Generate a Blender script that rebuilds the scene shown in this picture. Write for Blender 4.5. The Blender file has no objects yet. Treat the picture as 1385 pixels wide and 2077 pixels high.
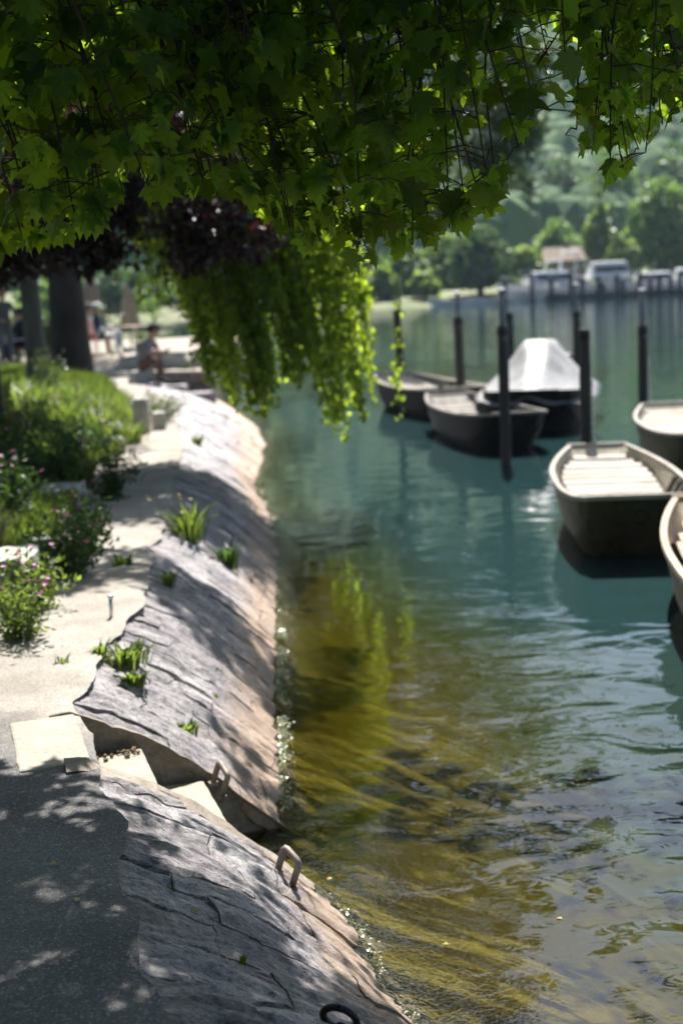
import bpy, bmesh, math
import numpy as np
from mathutils import Vector, Matrix
rng = np.random.default_rng(7)
sc = bpy.context.scene
COL = sc.collection
R = math.radians

# ------------------------------------------------------------------ camera
CAM = np.array([0.0, 0.0, 2.2]); FPX = 2885.0
PITCH, ROLL = R(9.18), R(2.6)
_F = np.array([0, math.cos(PITCH), -math.sin(PITCH)])
_U0 = np.array([0, math.sin(PITCH), math.cos(PITCH)]); _R0 = np.array([1.0, 0, 0])
_U = _U0*math.cos(ROLL) + _R0*math.sin(ROLL)
_Rt = _R0*math.cos(ROLL) - _U0*math.sin(ROLL)
cam = bpy.data.cameras.new('camera'); camo = bpy.data.objects.new('camera', cam); COL.objects.link(camo)
m = Matrix.Identity(4)
for i in range(3):
    m[i][0] = _Rt[i]; m[i][1] = _U[i]; m[i][2] = -_F[i]; m[i][3] = CAM[i]
camo.matrix_world = m
cam.sensor_fit = 'VERTICAL'; cam.sensor_height = 36; cam.sensor_width = 24; cam.lens = 50
cam.clip_start = 0.05; cam.clip_end = 5000
cam.dof.use_dof = True; cam.dof.focus_distance = 4.1; cam.dof.aperture_fstop = 2.5
sc.camera = camo

# ------------------------------------------------------------------ sky, sun, exposure
SUN_EL, SUN_AZ = R(56), R(6)          # azimuth measured from +Y towards +X
w = bpy.data.worlds.new('World'); sc.world = w; w.use_nodes = True
nt = w.node_tree; nt.nodes.clear()
sky = nt.nodes.new('ShaderNodeTexSky'); sky.sky_type = 'NISHITA'; sky.sun_disc = False
sky.sun_elevation = SUN_EL; sky.sun_rotation = SUN_AZ
sky.air_density = 1.0; sky.dust_density = 2.6; sky.altitude = 400
bg = nt.nodes.new('ShaderNodeBackground'); bg.inputs['Strength'].default_value = 0.05
wo = nt.nodes.new('ShaderNodeOutputWorld')
nt.links.new(sky.outputs[0], bg.inputs[0]); nt.links.new(bg.outputs[0], wo.inputs[0])
sl = bpy.data.lights.new('sun', 'SUN'); sl.energy = 5.0; sl.angle = R(0.5); sl.color = (1.0, 0.965, 0.91)
so = bpy.data.objects.new('sun', sl); COL.objects.link(so)
SUNV = Vector((math.sin(SUN_AZ)*math.cos(SUN_EL), math.cos(SUN_AZ)*math.cos(SUN_EL), math.sin(SUN_EL)))
so.rotation_euler = SUNV.to_track_quat('Z', 'Y').to_euler(); so.location = (10, 30, 60)
sc.view_settings.view_transform = 'Standard'; sc.view_settings.look = 'None'
sc.view_settings.exposure = 1.5; sc.view_settings.gamma = 1.0
sc.render.engine = 'CYCLES'
cy = sc.cycles
cy.use_denoising = True; cy.max_bounces = 8; cy.diffuse_bounces = 3; cy.glossy_bounces = 3
cy.transmission_bounces = 4; cy.transparent_max_bounces = 8; cy.volume_bounces = 1
cy.sample_clamp_indirect = 6; cy.caustics_reflective = False; cy.caustics_refractive = False

# ------------------------------------------------------------------ helpers
def ray(x, y):
    return _F + _Rt*((x-692.5)/FPX) + _U*((1038.5-y)/FPX)
def px(x, y, z=None, Y=None):
    d = ray(x, y)
    t = (z-CAM[2])/d[2] if z is not None else (Y-CAM[1])/d[1]
    return CAM + d*t

_perm = np.random.default_rng(3).permutation(256); _perm = np.concatenate([_perm, _perm, _perm])
_grad = np.random.default_rng(5).normal(size=(256, 3)); _grad /= np.linalg.norm(_grad, axis=1)[:, None]
def noise3(p):
    p = np.asarray(p, float); i = np.floor(p).astype(int); f = p-i; i &= 255
    u = f*f*f*(f*(f*6-15)+10); out = 0
    for dx in (0, 1):
        for dy in (0, 1):
            for dz in (0, 1):
                h = _perm[_perm[_perm[(i[..., 0]+dx) & 255]+((i[..., 1]+dy) & 255)]+((i[..., 2]+dz) & 255)]
                g = _grad[h]
                d = g[..., 0]*(f[..., 0]-dx)+g[..., 1]*(f[..., 1]-dy)+g[..., 2]*(f[..., 2]-dz)
                wt = (u[..., 0] if dx else 1-u[..., 0])*(u[..., 1] if dy else 1-u[..., 1])*(u[..., 2] if dz else 1-u[..., 2])
                out = out+d*wt
    return out
def fbm(p, o=4, lac=2.1, gain=0.5):
    p = np.asarray(p, float); a = 1; s = 0
    for k in range(o):
        s = s+a*noise3(p+17.3*k); p = p*lac; a *= gain
    return s
def xyz(x, y, z):
    x, y, z = np.broadcast_arrays(x, y, z); return np.stack([x, y, z], -1)

def arr_mesh(name, V, F, smooth=False):
    """V (n,3), F (m,k) uniform"""
    V = np.asarray(V, np.float32); F = np.asarray(F, np.int32)
    me = bpy.data.meshes.new(name)
    me.vertices.add(len(V)); me.vertices.foreach_set('co', V.ravel())
    k = F.shape[1]
    me.loops.add(F.size); me.loops.foreach_set('vertex_index', F.ravel())
    me.polygons.add(len(F)); me.polygons.foreach_set('loop_start', np.arange(0, F.size, k, dtype=np.int32))
    me.polygons.foreach_set('use_smooth', np.full(len(F), smooth))
    me.update(calc_edges=True); me.validate()
    return me
def link(name, me, mat=None, parent=None, loc=None):
    o = bpy.data.objects.new(name, me); COL.objects.link(o)
    if mat is not None and me is not None and len(me.materials) == 0: me.materials.append(mat)
    if parent is not None: o.parent = parent
    if loc is not None: o.location = loc
    return o
def tag(o, label=None, cat=None, group=None, kind=None):
    if label: o['label'] = label
    if cat: o['category'] = cat
    if group: o['group'] = group
    if kind: o['kind'] = kind
    return o
def empty(name, loc=(0, 0, 0), rz=0.0, label=None, cat=None, group=None):
    o = bpy.data.objects.new(name, None); COL.objects.link(o); o.location = loc; o.rotation_euler[2] = rz
    o.empty_display_size = 0.1
    return tag(o, label, cat, group)

class MB:
    def __init__(s): s.v = []; s.f = []
    def add(s, V, F):
        b = len(s.v); s.v += [tuple(map(float, p)) for p in V]; s.f += [tuple(int(i)+b for i in f) for f in F]; return s
    def box(s, c, d, rz=0, rx=0, ry=0, taper=1.0):
        M = Matrix.Rotation(rz, 3, 'Z') @ Matrix.Rotation(ry, 3, 'Y') @ Matrix.Rotation(rx, 3, 'X')
        V = []
        for z in (-.5, .5):
            k = taper if z > 0 else 1
            for (x, y) in ((-.5, -.5), (.5, -.5), (.5, .5), (-.5, .5)):
                V.append(Vector(c)+M @ Vector((x*d[0]*k, y*d[1]*k, z*d[2])))
        return s.add(V, [(3, 2, 1, 0), (4, 5, 6, 7), (0, 1, 5, 4), (1, 2, 6, 5), (2, 3, 7, 6), (3, 0, 4, 7)])
    def tube(s, pts, r, n=8, cap=True):
        P = np.asarray(pts, float); k = len(P); r = np.broadcast_to(np.asarray(r, float), (k,))
        T = np.gradient(P, axis=0); T /= np.linalg.norm(T, axis=1)[:, None]+1e-9
        up = np.array([0, 0, 1.0]) if abs(T[0][2]) < .9 else np.array([1.0, 0, 0])
        V = []; a = np.linspace(0, 2*math.pi, n, endpoint=False)
        for i in range(k):
            A = np.cross(up, T[i]); A /= np.linalg.norm(A)+1e-9; B = np.cross(T[i], A); up = B
            up = np.cross(T[i], A) if False else up
            # keep frame: use A fixed by projecting
            ring = P[i]+r[i]*(np.cos(a)[:, None]*A+np.sin(a)[:, None]*B); V += list(ring)
            up = B
        F = []
        for i in range(k-1):
            for j in range(n):
                j2 = (j+1) % n; F.append((i*n+j, i*n+j2, (i+1)*n+j2, (i+1)*n+j))
        if cap: F += [tuple(range(n-1, -1, -1)), tuple((k-1)*n+j for j in range(n))]
        return s.add(V, F)
    def lathe(s, prof, n=16, c=(0, 0, 0)):
        V = []; F = []
        for (r, z) in prof:
            for j in range(n):
                a = 2*math.pi*j/n; V.append((c[0]+r*math.cos(a), c[1]+r*math.sin(a), c[2]+z))
        for i in range(len(prof)-1):
            for j in range(n): j2 = (j+1) % n; F.append((i*n+j, i*n+j2, (i+1)*n+j2, (i+1)*n+j))
        F += [tuple(range(n-1, -1, -1)), tuple((len(prof)-1)*n+j for j in range(n))]
        return s.add(V, F)
    def sheet(s, G, flip=False):
        """G: (a,b,3) grid of points"""
        G = np.asarray(G); a, b = G.shape[:2]; F = []
        for i in range(a-1):
            for j in range(b-1):
                q = (i*b+j, i*b+j+1, (i+1)*b+j+1, (i+1)*b+j); F.append(q[::-1] if flip else q)
        return s.add(G.reshape(-1, 3), F)
    def mesh(s, name, smooth=False):
        me = bpy.data.meshes.new(name); me.from_pydata(s.v, [], s.f); me.update()
        if smooth: me.polygons.foreach_set('use_smooth', np.full(len(me.polygons), True))
        return me
    def build(s, name, mat, parent=None, smooth=False, bevel=0):
        o = link(name, s.mesh(name, smooth), mat, parent)
        if bevel:
            b = o.modifiers.new('bevel', 'BEVEL'); b.width = bevel; b.segments = 2; b.limit_method = 'ANGLE'
        return o

# ------------------------------------------------------------------ materials
def new_mat(name):
    mt = bpy.data.materials.new(name); mt.use_nodes = True; n = mt.node_tree; n.nodes.clear()
    o = n.nodes.new('ShaderNodeOutputMaterial'); return mt, n, o
def N(n, t, **kw):
    nd = n.nodes.new(t)
    for k, v in kw.items():
        if k.startswith('i_'): nd.inputs[k[2:].replace('_', ' ')].default_value = v
        else: setattr(nd, k, v)
    return nd
def c4(c): return (c[0], c[1], c[2], 1)
def ramp(n, stops):
    r = n.nodes.new('ShaderNodeValToRGB'); el = r.color_ramp.elements
    while len(el) < len(stops): el.new(.5)
    for e, (p, c) in zip(el, stops): e.position = p; e.color = c4(c) if len(c) == 3 else c
    return r
def surf(name, cols, scale=4, rough=.85, bump=.3, bscale=40, bdist=.01, stretch=(1, 1, 1), spec=.3, metal=0.0, rot=(0, 0, 0), coords='pos', lo=.3, hi=.7):
    """noise-coloured surface; cols = 2..4 colours"""
    mt, n, out = new_mat(name)
    if coords == 'pos': src = N(n, 'ShaderNodeNewGeometry').outputs['Position']
    else: src = N(n, 'ShaderNodeTexCoord').outputs['Object']
    mp = N(n, 'ShaderNodeMapping'); mp.inputs['Scale'].default_value = stretch; mp.inputs['Rotation'].default_value = rot
    n.links.new(src, mp.inputs['Vector'])
    t = N(n, 'ShaderNodeTexNoise', i_Scale=scale, i_Detail=6.0, i_Roughness=.62); n.links.new(mp.outputs[0], t.inputs['Vector'])
    k = len(cols); r = ramp(n, [(lo+(hi-lo)*i/(k-1), c) for i, c in enumerate(cols)])
    n.links.new(t.outputs['Fac'], r.inputs[0])
    t2 = N(n, 'ShaderNodeTexNoise', i_Scale=bscale, i_Detail=8.0, i_Roughness=.65); n.links.new(mp.outputs[0], t2.inputs['Vector'])
    mx = N(n, 'ShaderNodeMix', data_type='RGBA', blend_type='MULTIPLY'); mx.inputs['Factor'].default_value = .55
    r2 = ramp(n, [(.3, (.45, .45, .45)), (.65, (1.15, 1.15, 1.15))]); n.links.new(t2.outputs['Fac'], r2.inputs[0])
    n.links.new(r.outputs[0], mx.inputs['A']); n.links.new(r2.outputs[0], mx.inputs['B'])
    bs = N(n, 'ShaderNodeBsdfPrincipled'); bs.inputs['Roughness'].default_value = rough; bs.inputs['Metallic'].default_value = metal
    bs.inputs['Specular IOR Level'].default_value = spec
    n.links.new(mx.outputs['Result'], bs.inputs['Base Color'])
    b = N(n, 'ShaderNodeBump'); b.inputs['Strength'].default_value = bump; b.inputs['Distance'].default_value = bdist
    n.links.new(t2.outputs['Fac'], b.inputs['Height']); n.links.new(b.outputs[0], bs.inputs['Normal'])
    n.links.new(bs.outputs[0], out.inputs[0]); return mt
def leafmat(name, cols, trans, tfac=.5, rough=.45, spec=.35):
    mt, n, out = new_mat(name)
    g = N(n, 'ShaderNodeNewGeometry'); k = len(cols); oi = N(n, 'ShaderNodeObjectInfo'); ad = N(n, 'ShaderNodeMath', operation='ADD'); fc = N(n, 'ShaderNodeMath', operation='FRACT')
    n.links.new(g.outputs['Random Per Island'], ad.inputs[0]); n.links.new(oi.outputs['Random'], ad.inputs[1]); n.links.new(ad.outputs[0], fc.inputs[0])
    ri = ramp(n, [(i/(k-1), c) for i, c in enumerate(cols)]); n.links.new(fc.outputs[0], ri.inputs[0])
    tr = ramp(n, [(0, [c*.35 for c in trans]), (1, [c*1.3 for c in trans])]); n.links.new(fc.outputs[0], tr.inputs[0])
    bs = N(n, 'ShaderNodeBsdfPrincipled'); bs.inputs['Roughness'].default_value = rough; bs.inputs['Specular IOR Level'].default_value = spec
    n.links.new(ri.outputs[0], bs.inputs['Base Color'])
    tl = N(n, 'ShaderNodeBsdfTranslucent'); n.links.new(tr.outputs[0], tl.inputs['Color'])
    mx = N(n, 'ShaderNodeMixShader'); mx.inputs[0].default_value = tfac
    n.links.new(bs.outputs[0], mx.inputs[1]); n.links.new(tl.outputs[0], mx.inputs[2]); n.links.new(mx.outputs[0], out.inputs[0])
    return mt
M = {}
M['path'] = None
M['concrete'] = surf('cast_concrete', [(.26, .235, .19), (.36, .325, .27)], scale=5, bscale=60, bump=.35, bdist=.006, rough=.9)
M['cheek'] = surf('weathered_cheek_stone', [(.13, .105, .085), (.26, .22, .18), (.36, .31, .26)], scale=5, bscale=30, bump=.7, bdist=.02, rough=.9)
M['mortar'] = surf('old_mortar', [(.10, .085, .07), (.20, .17, .145)], scale=6, bscale=50, bump=.8, bdist=.015, rough=.95)
M['block'] = surf('pale_limestone', [(.30, .29, .27), (.48, .46, .42)], scale=7, bscale=40, bump=.5, bdist=.01)
M['quay'] = surf('quay_stone', [(.10, .09, .08), (.17, .15, .13), (.22, .2, .17)], scale=3, bscale=20, bump=.5, bdist=.02)
M['terrace'] = surf('terrace_paving', [(.26, .225, .18), (.34, .30, .25)], scale=2, bscale=30)
M['soil'] = surf('grassy_soil', [(.045, .05, .02), (.08, .09, .03), (.10, .085, .05)], scale=2, bscale=30, bump=.6, bdist=.03)
M['farbank'] = surf('far_bank', [(.07, .10, .03), (.13, .15, .06), (.2, .18, .12)], scale=.3, bscale=3)
M['bark'] = surf('dark_bark', [(.014, .011, .010), (.028, .023, .020), (.045, .038, .032)], scale=6, stretch=(1, 1, .25), bscale=18, bump=.9, bdist=.03)
M['bark_grey'] = surf('grey_bark', [(.045, .042, .04), (.08, .075, .07), (.12, .115, .105)], scale=5, stretch=(1, 1, .4), bscale=18, bump=.8, bdist=.02)
M['twig'] = surf('twig_bark', [(.03, .022, .015), (.055, .04, .03)], scale=20, bscale=60, bump=.4, bdist=.003)
M['stem_green'] = surf('green_stem', [(.05, .09, .02), (.09, .14, .03)], scale=20, bscale=60, bump=.1)
M['maple'] = leafmat('maple_leaf', [(.010, .030, .005), (.034, .075, .013), (.018, .048, .008), (.05, .092, .018)], (.42, .62, .03), .56, .5, .25)
M['beech'] = leafmat('copper_beech_leaf', [(.012, .005, .006), (.020, .007, .008), (.017, .009, .007)], (.045, .006, .004), .35, .3, .5)
M['weep'] = leafmat('weeping_leaf', [(.06, .12, .015), (.09, .16, .02), (.075, .14, .018)], (.46, .62, .04), .6, .45, .3)
M['silver'] = leafmat('silvery_leaf', [(.065, .105, .04), (.11, .15, .07), (.085, .125, .05)], (.14, .21, .04), .4, .25, .7)
M['shrub'] = leafmat('shrub_leaf', [(.020, .042, .012), (.04, .075, .02), (.03, .06, .018)], (.10, .19, .025), .42)
M['grassmat'] = leafmat('grass_blade', [(.05, .085, .015), (.09, .13, .03), (.15, .15, .06)], (.21, .30, .04), .5)
M['dry'] = leafmat('dry_blade', [(.25, .2, .1), (.32, .26, .14)], (.3, .25, .1), .4)
M['pink'] = leafmat('pink_petal', [(.45, .12, .28), (.6, .2, .4)], (.5, .15, .3), .35)
M['yellow'] = leafmat('yellow_petal', [(.6, .45, .03), (.7, .55, .05)], (.6, .45, .03), .3)
M['deadleaf'] = leafmat('fallen_leaf', [(.30, .24, .05), (.34, .27, .07)], (.2, .16, .04), .3)
M['litter'] = surf('brown_litter', [(.07, .045, .025), (.16, .11, .06)], scale=30, bscale=80)
M['far1'] = leafmat('far_dark_leaf', [(.045, .085, .03), (.08, .135, .045)], (.13, .23, .05), .4)
M['far2'] = leafmat('far_mid_leaf', [(.09, .16, .045), (.15, .235, .07)], (.26, .42, .07), .4)
M['far3'] = leafmat('far_light_leaf', [(.11, .17, .045), (.16, .23, .065)], (.26, .38, .06), .4)
M['forest'] = leafmat('forest_crown', [(.06, .11, .05), (.09, .155, .065), (.12, .19, .08)], (.08, .15, .03), .2, .8, .1)
M['iron'] = surf('rusty_galvanised_iron', [(.11, .075, .055), (.22, .18, .15), (.30, .27, .24)], scale=14, bscale=80, rough=.6, metal=.35, bump=.3, bdist=.002, coords='obj')
M['blackiron'] = surf('black_iron', [(.012, .012, .014), (.03, .028, .028)], scale=20, bscale=80, rough=.5, metal=.5, bump=.3, bdist=.002)
M['pile'] = surf('tarred_pile', [(.018, .017, .02), (.04, .036, .036), (.065, .058, .055)], scale=8, stretch=(1, 1, .12), bscale=25, rough=.75, bump=.7, bdist=.012)
M['pipe'] = surf('grey_steel_pipe', [(.10, .11, .13), (.17, .18, .2)], scale=9, bscale=50, rough=.5, metal=.5, bump=.1)
M['paintwhite'] = surf('white_paint', [(.74, .74, .74), (.84, .84, .84)], scale=2, bscale=20, rough=.4, bump=.05)
M['wood_pale'] = surf('bleached_deck_wood', [(.23, .20, .165), (.34, .305, .265), (.42, .39, .345)], scale=5, stretch=(.25, 1, 1), bscale=22, bump=.35, bdist=.006, rough=.8, coords='obj')
M['wood_grey'] = surf('grey_hull_wood', [(.11, .095, .08), (.20, .18, .155), (.27, .25, .22)], scale=5, stretch=(1, .25, 1), bscale=22, bump=.35, bdist=.006, rough=.75, coords='obj')
M['wood_tan'] = surf('tan_boat_wood', [(.24, .18, .12), (.36, .28, .2), (.42, .34, .25)], scale=5, stretch=(1, .25, 1), bscale=22, bump=.3, bdist=.005, rough=.7, coords='obj')
M['wood_cream'] = surf('cream_boat_wood', [(.34, .30, .22), (.46, .41, .31), (.52, .47, .38)], scale=5, stretch=(1, .25, 1), bscale=22, bump=.3, bdist=.005, rough=.7, coords='obj')
M['hull_dark'] = surf('dark_olive_hull', [(.045, .036, .018), (.08, .064, .035), (.105, .086, .05)], scale=4, stretch=(1, .3, 1), bscale=20, bump=.25, bdist=.006, rough=.8, spec=.15, coords='obj')
M['hull_black'] = surf('black_hull', [(.007, .007, .008), (.017, .016, .016)], scale=4, stretch=(1, .3, 1), bscale=20, bump=.25, bdist=.006, rough=.8, spec=.15, coords='obj')
M['hull_red'] = surf('red_boot_stripe', [(.09, .02, .012), (.13, .035, .02)], scale=6, bscale=30, rough=.6)
M['tarp'] = surf('white_tarpaulin', [(.25, .25, .25), (.34, .34, .335)], scale=2.5, bscale=12, bump=.25, bdist=.02, rough=.55, coords='obj')
M['rubber'] = surf('black_plastic', [(.012, .012, .013), (.025, .025, .026)], scale=8, bscale=40, rough=.45, bump=.1)
M['metal'] = surf('bright_metal', [(.5, .5, .52), (.65, .65, .66)], scale=8, bscale=40, rough=.3, metal=.9, bump=.1)
M['bluedark'] = surf('blue_painted_pile', [(.02, .035, .07), (.035, .055, .10)], scale=2, bscale=10, rough=.6)
M['redseat'] = surf('red_chair_paint', [(.42, .10, .09), (.52, .16, .14)], scale=6, bscale=30, rough=.45, bump=.05)
M['cream'] = surf('cream_canvas', [(.30, .26, .20), (.37, .33, .27)], scale=3, bscale=40, rough=.9, bump=.2)
M['roof'] = surf('tan_roof', [(.20, .15, .11), (.27, .20, .15)], scale=.8, bscale=6, rough=.85)
M['houseroof'] = surf('mauve_slate_roof', [(.20, .17, .20), (.28, .24, .27)], scale=.3, bscale=2, rough=.85)
M['wall_cream'] = surf('cream_plaster', [(.22, .18, .13), (.28, .23, .17)], scale=.8, bscale=8, rough=.9)
M['glass'] = surf('dark_window', [(.02, .025, .03), (.04, .05, .06)], scale=1, bscale=5, rough=.1, bump=0, spec=.6)
M['skin'] = surf('skin', [(.38, .21, .14), (.45, .26, .18)], scale=12, bscale=60, rough=.55, bump=.05, coords='obj')
def cloth(name, c): return surf(name, [tuple(k*.85 for k in c), c], scale=10, bscale=120, rough=.9, bump=.2, bdist=.004, coords='obj')
M['c_white'] = cloth('white_cotton', (.74, .74, .74)); M['c_navy'] = cloth('navy_print_cotton', (.045, .05, .10))
M['c_grey'] = cloth('grey_cotton', (.18, .18, .19)); M['c_dark'] = cloth('dark_cotton', (.025, .025, .035))
M['c_brown'] = cloth('brown_cotton', (.14, .085, .06)); M['c_plum'] = cloth('plum_cotton', (.12, .03, .07)); M['c_olive'] = cloth('olive_cotton', (.13, .13, .10))
M['hair_brown'] = surf('brown_hair', [(.05, .03, .018), (.08, .05, .03)], scale=30, bscale=80, rough=.6); M['hair_dark'] = surf('dark_hair', [(.015, .012, .010), (.03, .022, .018)], scale=30, bscale=80, rough=.6)
M['hair_fair'] = surf('fair_hair', [(.35, .22, .12), (.42, .28, .16)], scale=30, bscale=80, rough=.6)

def rock_mat():
    mt, n, out = new_mat('embankment_stone')
    g = N(n, 'ShaderNodeNewGeometry'); mp = N(n, 'ShaderNodeMapping')
    mp.inputs['Rotation'].default_value = (0, 0, R(-20)); mp.inputs['Scale'].default_value = (.55, 1.5, 1.2)
    n.links.new(g.outputs['Position'], mp.inputs['Vector'])
    a = N(n, 'ShaderNodeTexNoise', i_Scale=3.2, i_Detail=7.0, i_Roughness=.68); n.links.new(mp.outputs[0], a.inputs['Vector'])
    r1 = ramp(n, [(.28, (.125, .108, .118)), (.42, (.275, .248, .262)), (.55, (.405, .37, .378)), (.72, (.57, .535, .53))]); n.links.new(a.outputs['Fac'], r1.inputs[0])
    b = N(n, 'ShaderNodeTexNoise', i_Scale=34.0, i_Detail=10.0, i_Roughness=.78); n.links.new(mp.outputs[0], b.inputs['Vector'])
    r2 = ramp(n, [(.38, (.20, .195, .20)), (.46, (.78, .78, .79)), (.56, (1.12, 1.12, 1.12)), (.68, (1.5, 1.48, 1.44))]); n.links.new(b.outputs['Fac'], r2.inputs[0])
    mx = N(n, 'ShaderNodeMix', data_type='RGBA', blend_type='MULTIPLY'); mx.inputs['Factor'].default_value = .9
    n.links.new(r1.outputs[0], mx.inputs['A']); n.links.new(r2.outputs[0], mx.inputs['B'])
    f3 = N(n, 'ShaderNodeTexNoise', i_Scale=95.0, i_Detail=5.0, i_Roughness=.7); n.links.new(mp.outputs[0], f3.inputs['Vector'])
    r3 = ramp(n, [(.40, (.42, .42, .44)), (.48, (1.0, 1.0, 1.0)), (.62, (1.25, 1.25, 1.23))]); n.links.new(f3.outputs['Fac'], r3.inputs[0])
    mx3 = N(n, 'ShaderNodeMix', data_type='RGBA', blend_type='MULTIPLY'); mx3.inputs['Factor'].default_value = .8; n.links.new(mx.outputs['Result'], mx3.inputs['A']); n.links.new(r3.outputs[0], mx3.inputs['B']); mx = mx3
    # lichen blotches
    v = N(n, 'ShaderNodeTexNoise', i_Scale=9.0, i_Detail=4.0); n.links.new(g.outputs['Position'], v.inputs['Vector'])
    rv = ramp(n, [(.60, (0, 0, 0)), (.68, (1, 1, 1))]); n.links.new(v.outputs['Fac'], rv.inputs[0])
    ml = N(n, 'ShaderNodeMix', data_type='RGBA'); ml.inputs['B'].default_value = (.50, .49, .44, 1)
    sm = N(n, 'ShaderNodeMath', operation='MULTIPLY'); sm.inputs[1].default_value = .55; n.links.new(rv.outputs[0], sm.inputs[0])
    n.links.new(sm.outputs[0], ml.inputs['Factor']); n.links.new(mx.outputs['Result'], ml.inputs['A'])
    # ochre mineral band by the water line (height based deposit), ragged by noise
    sx = N(n, 'ShaderNodeSeparateXYZ'); n.links.new(g.outputs['Position'], sx.inputs[0])
    ad = N(n, 'ShaderNodeMath', operation='MULTIPLY_ADD'); ad.inputs[1].default_value = -.22; n.links.new(v.outputs['Fac'], ad.inputs[0]); n.links.new(sx.outputs['Z'], ad.inputs[2])
    rb = ramp(n, [(.0, (1, 1, 1)), (.16, (0, 0, 0))]);
    n.links.new(ad.outputs[0], rb.inputs[0])
    sb = N(n, 'ShaderNodeMath', operation='MULTIPLY'); sb.inputs[1].default_value = .62; n.links.new(rb.outputs[0], sb.inputs[0])
    mo = N(n, 'ShaderNodeMix', data_type='RGBA'); mo.inputs['B'].default_value = (.50, .33, .20, 1)
    n.links.new(sb.outputs[0], mo.inputs['Factor']); n.links.new(ml.outputs['Result'], mo.inputs['A'])
    oi = N(n, 'ShaderNodeObjectInfo'); mr = N(n, 'ShaderNodeMapRange'); mr.inputs['To Min'].default_value = .78; mr.inputs['To Max'].default_value = 1.18; n.links.new(oi.outputs['Random'], mr.inputs['Value'])
    mv = N(n, 'ShaderNodeMix', data_type='RGBA', blend_type='MULTIPLY'); mv.inputs['Factor'].default_value = 1.0; n.links.new(mo.outputs['Result'], mv.inputs['A']); n.links.new(mr.outputs[0], mv.inputs['B']); mo = mv
    bs = N(n, 'ShaderNodeBsdfPrincipled'); bs.inputs['Roughness'].default_value = .58; bs.inputs['Specular IOR Level'].default_value = .4
    n.links.new(mo.outputs['Result'], bs.inputs['Base Color'])
    b1 = N(n, 'ShaderNodeBump'); b1.inputs['Strength'].default_value = 1.0; b1.inputs['Distance'].default_value = .04; n.links.new(a.outputs['Fac'], b1.inputs['Height'])
    b2 = N(n, 'ShaderNodeBump'); b2.inputs['Strength'].default_value = 1.0; b2.inputs['Distance'].default_value = .018; n.links.new(b.outputs['Fac'], b2.inputs['Height'])
    n.links.new(b1.outputs[0], b2.inputs['Normal'])
    b3 = N(n, 'ShaderNodeBump'); b3.inputs['Strength'].default_value = .9; b3.inputs['Distance'].default_value = .006; n.links.new(f3.outputs['Fac'], b3.inputs['Height']); n.links.new(b2.outputs[0], b3.inputs['Normal']); n.links.new(b3.outputs[0], bs.inputs['Normal'])
    n.links.new(bs.outputs[0], out.inputs[0]); return mt
M['rock'] = rock_mat()
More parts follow.
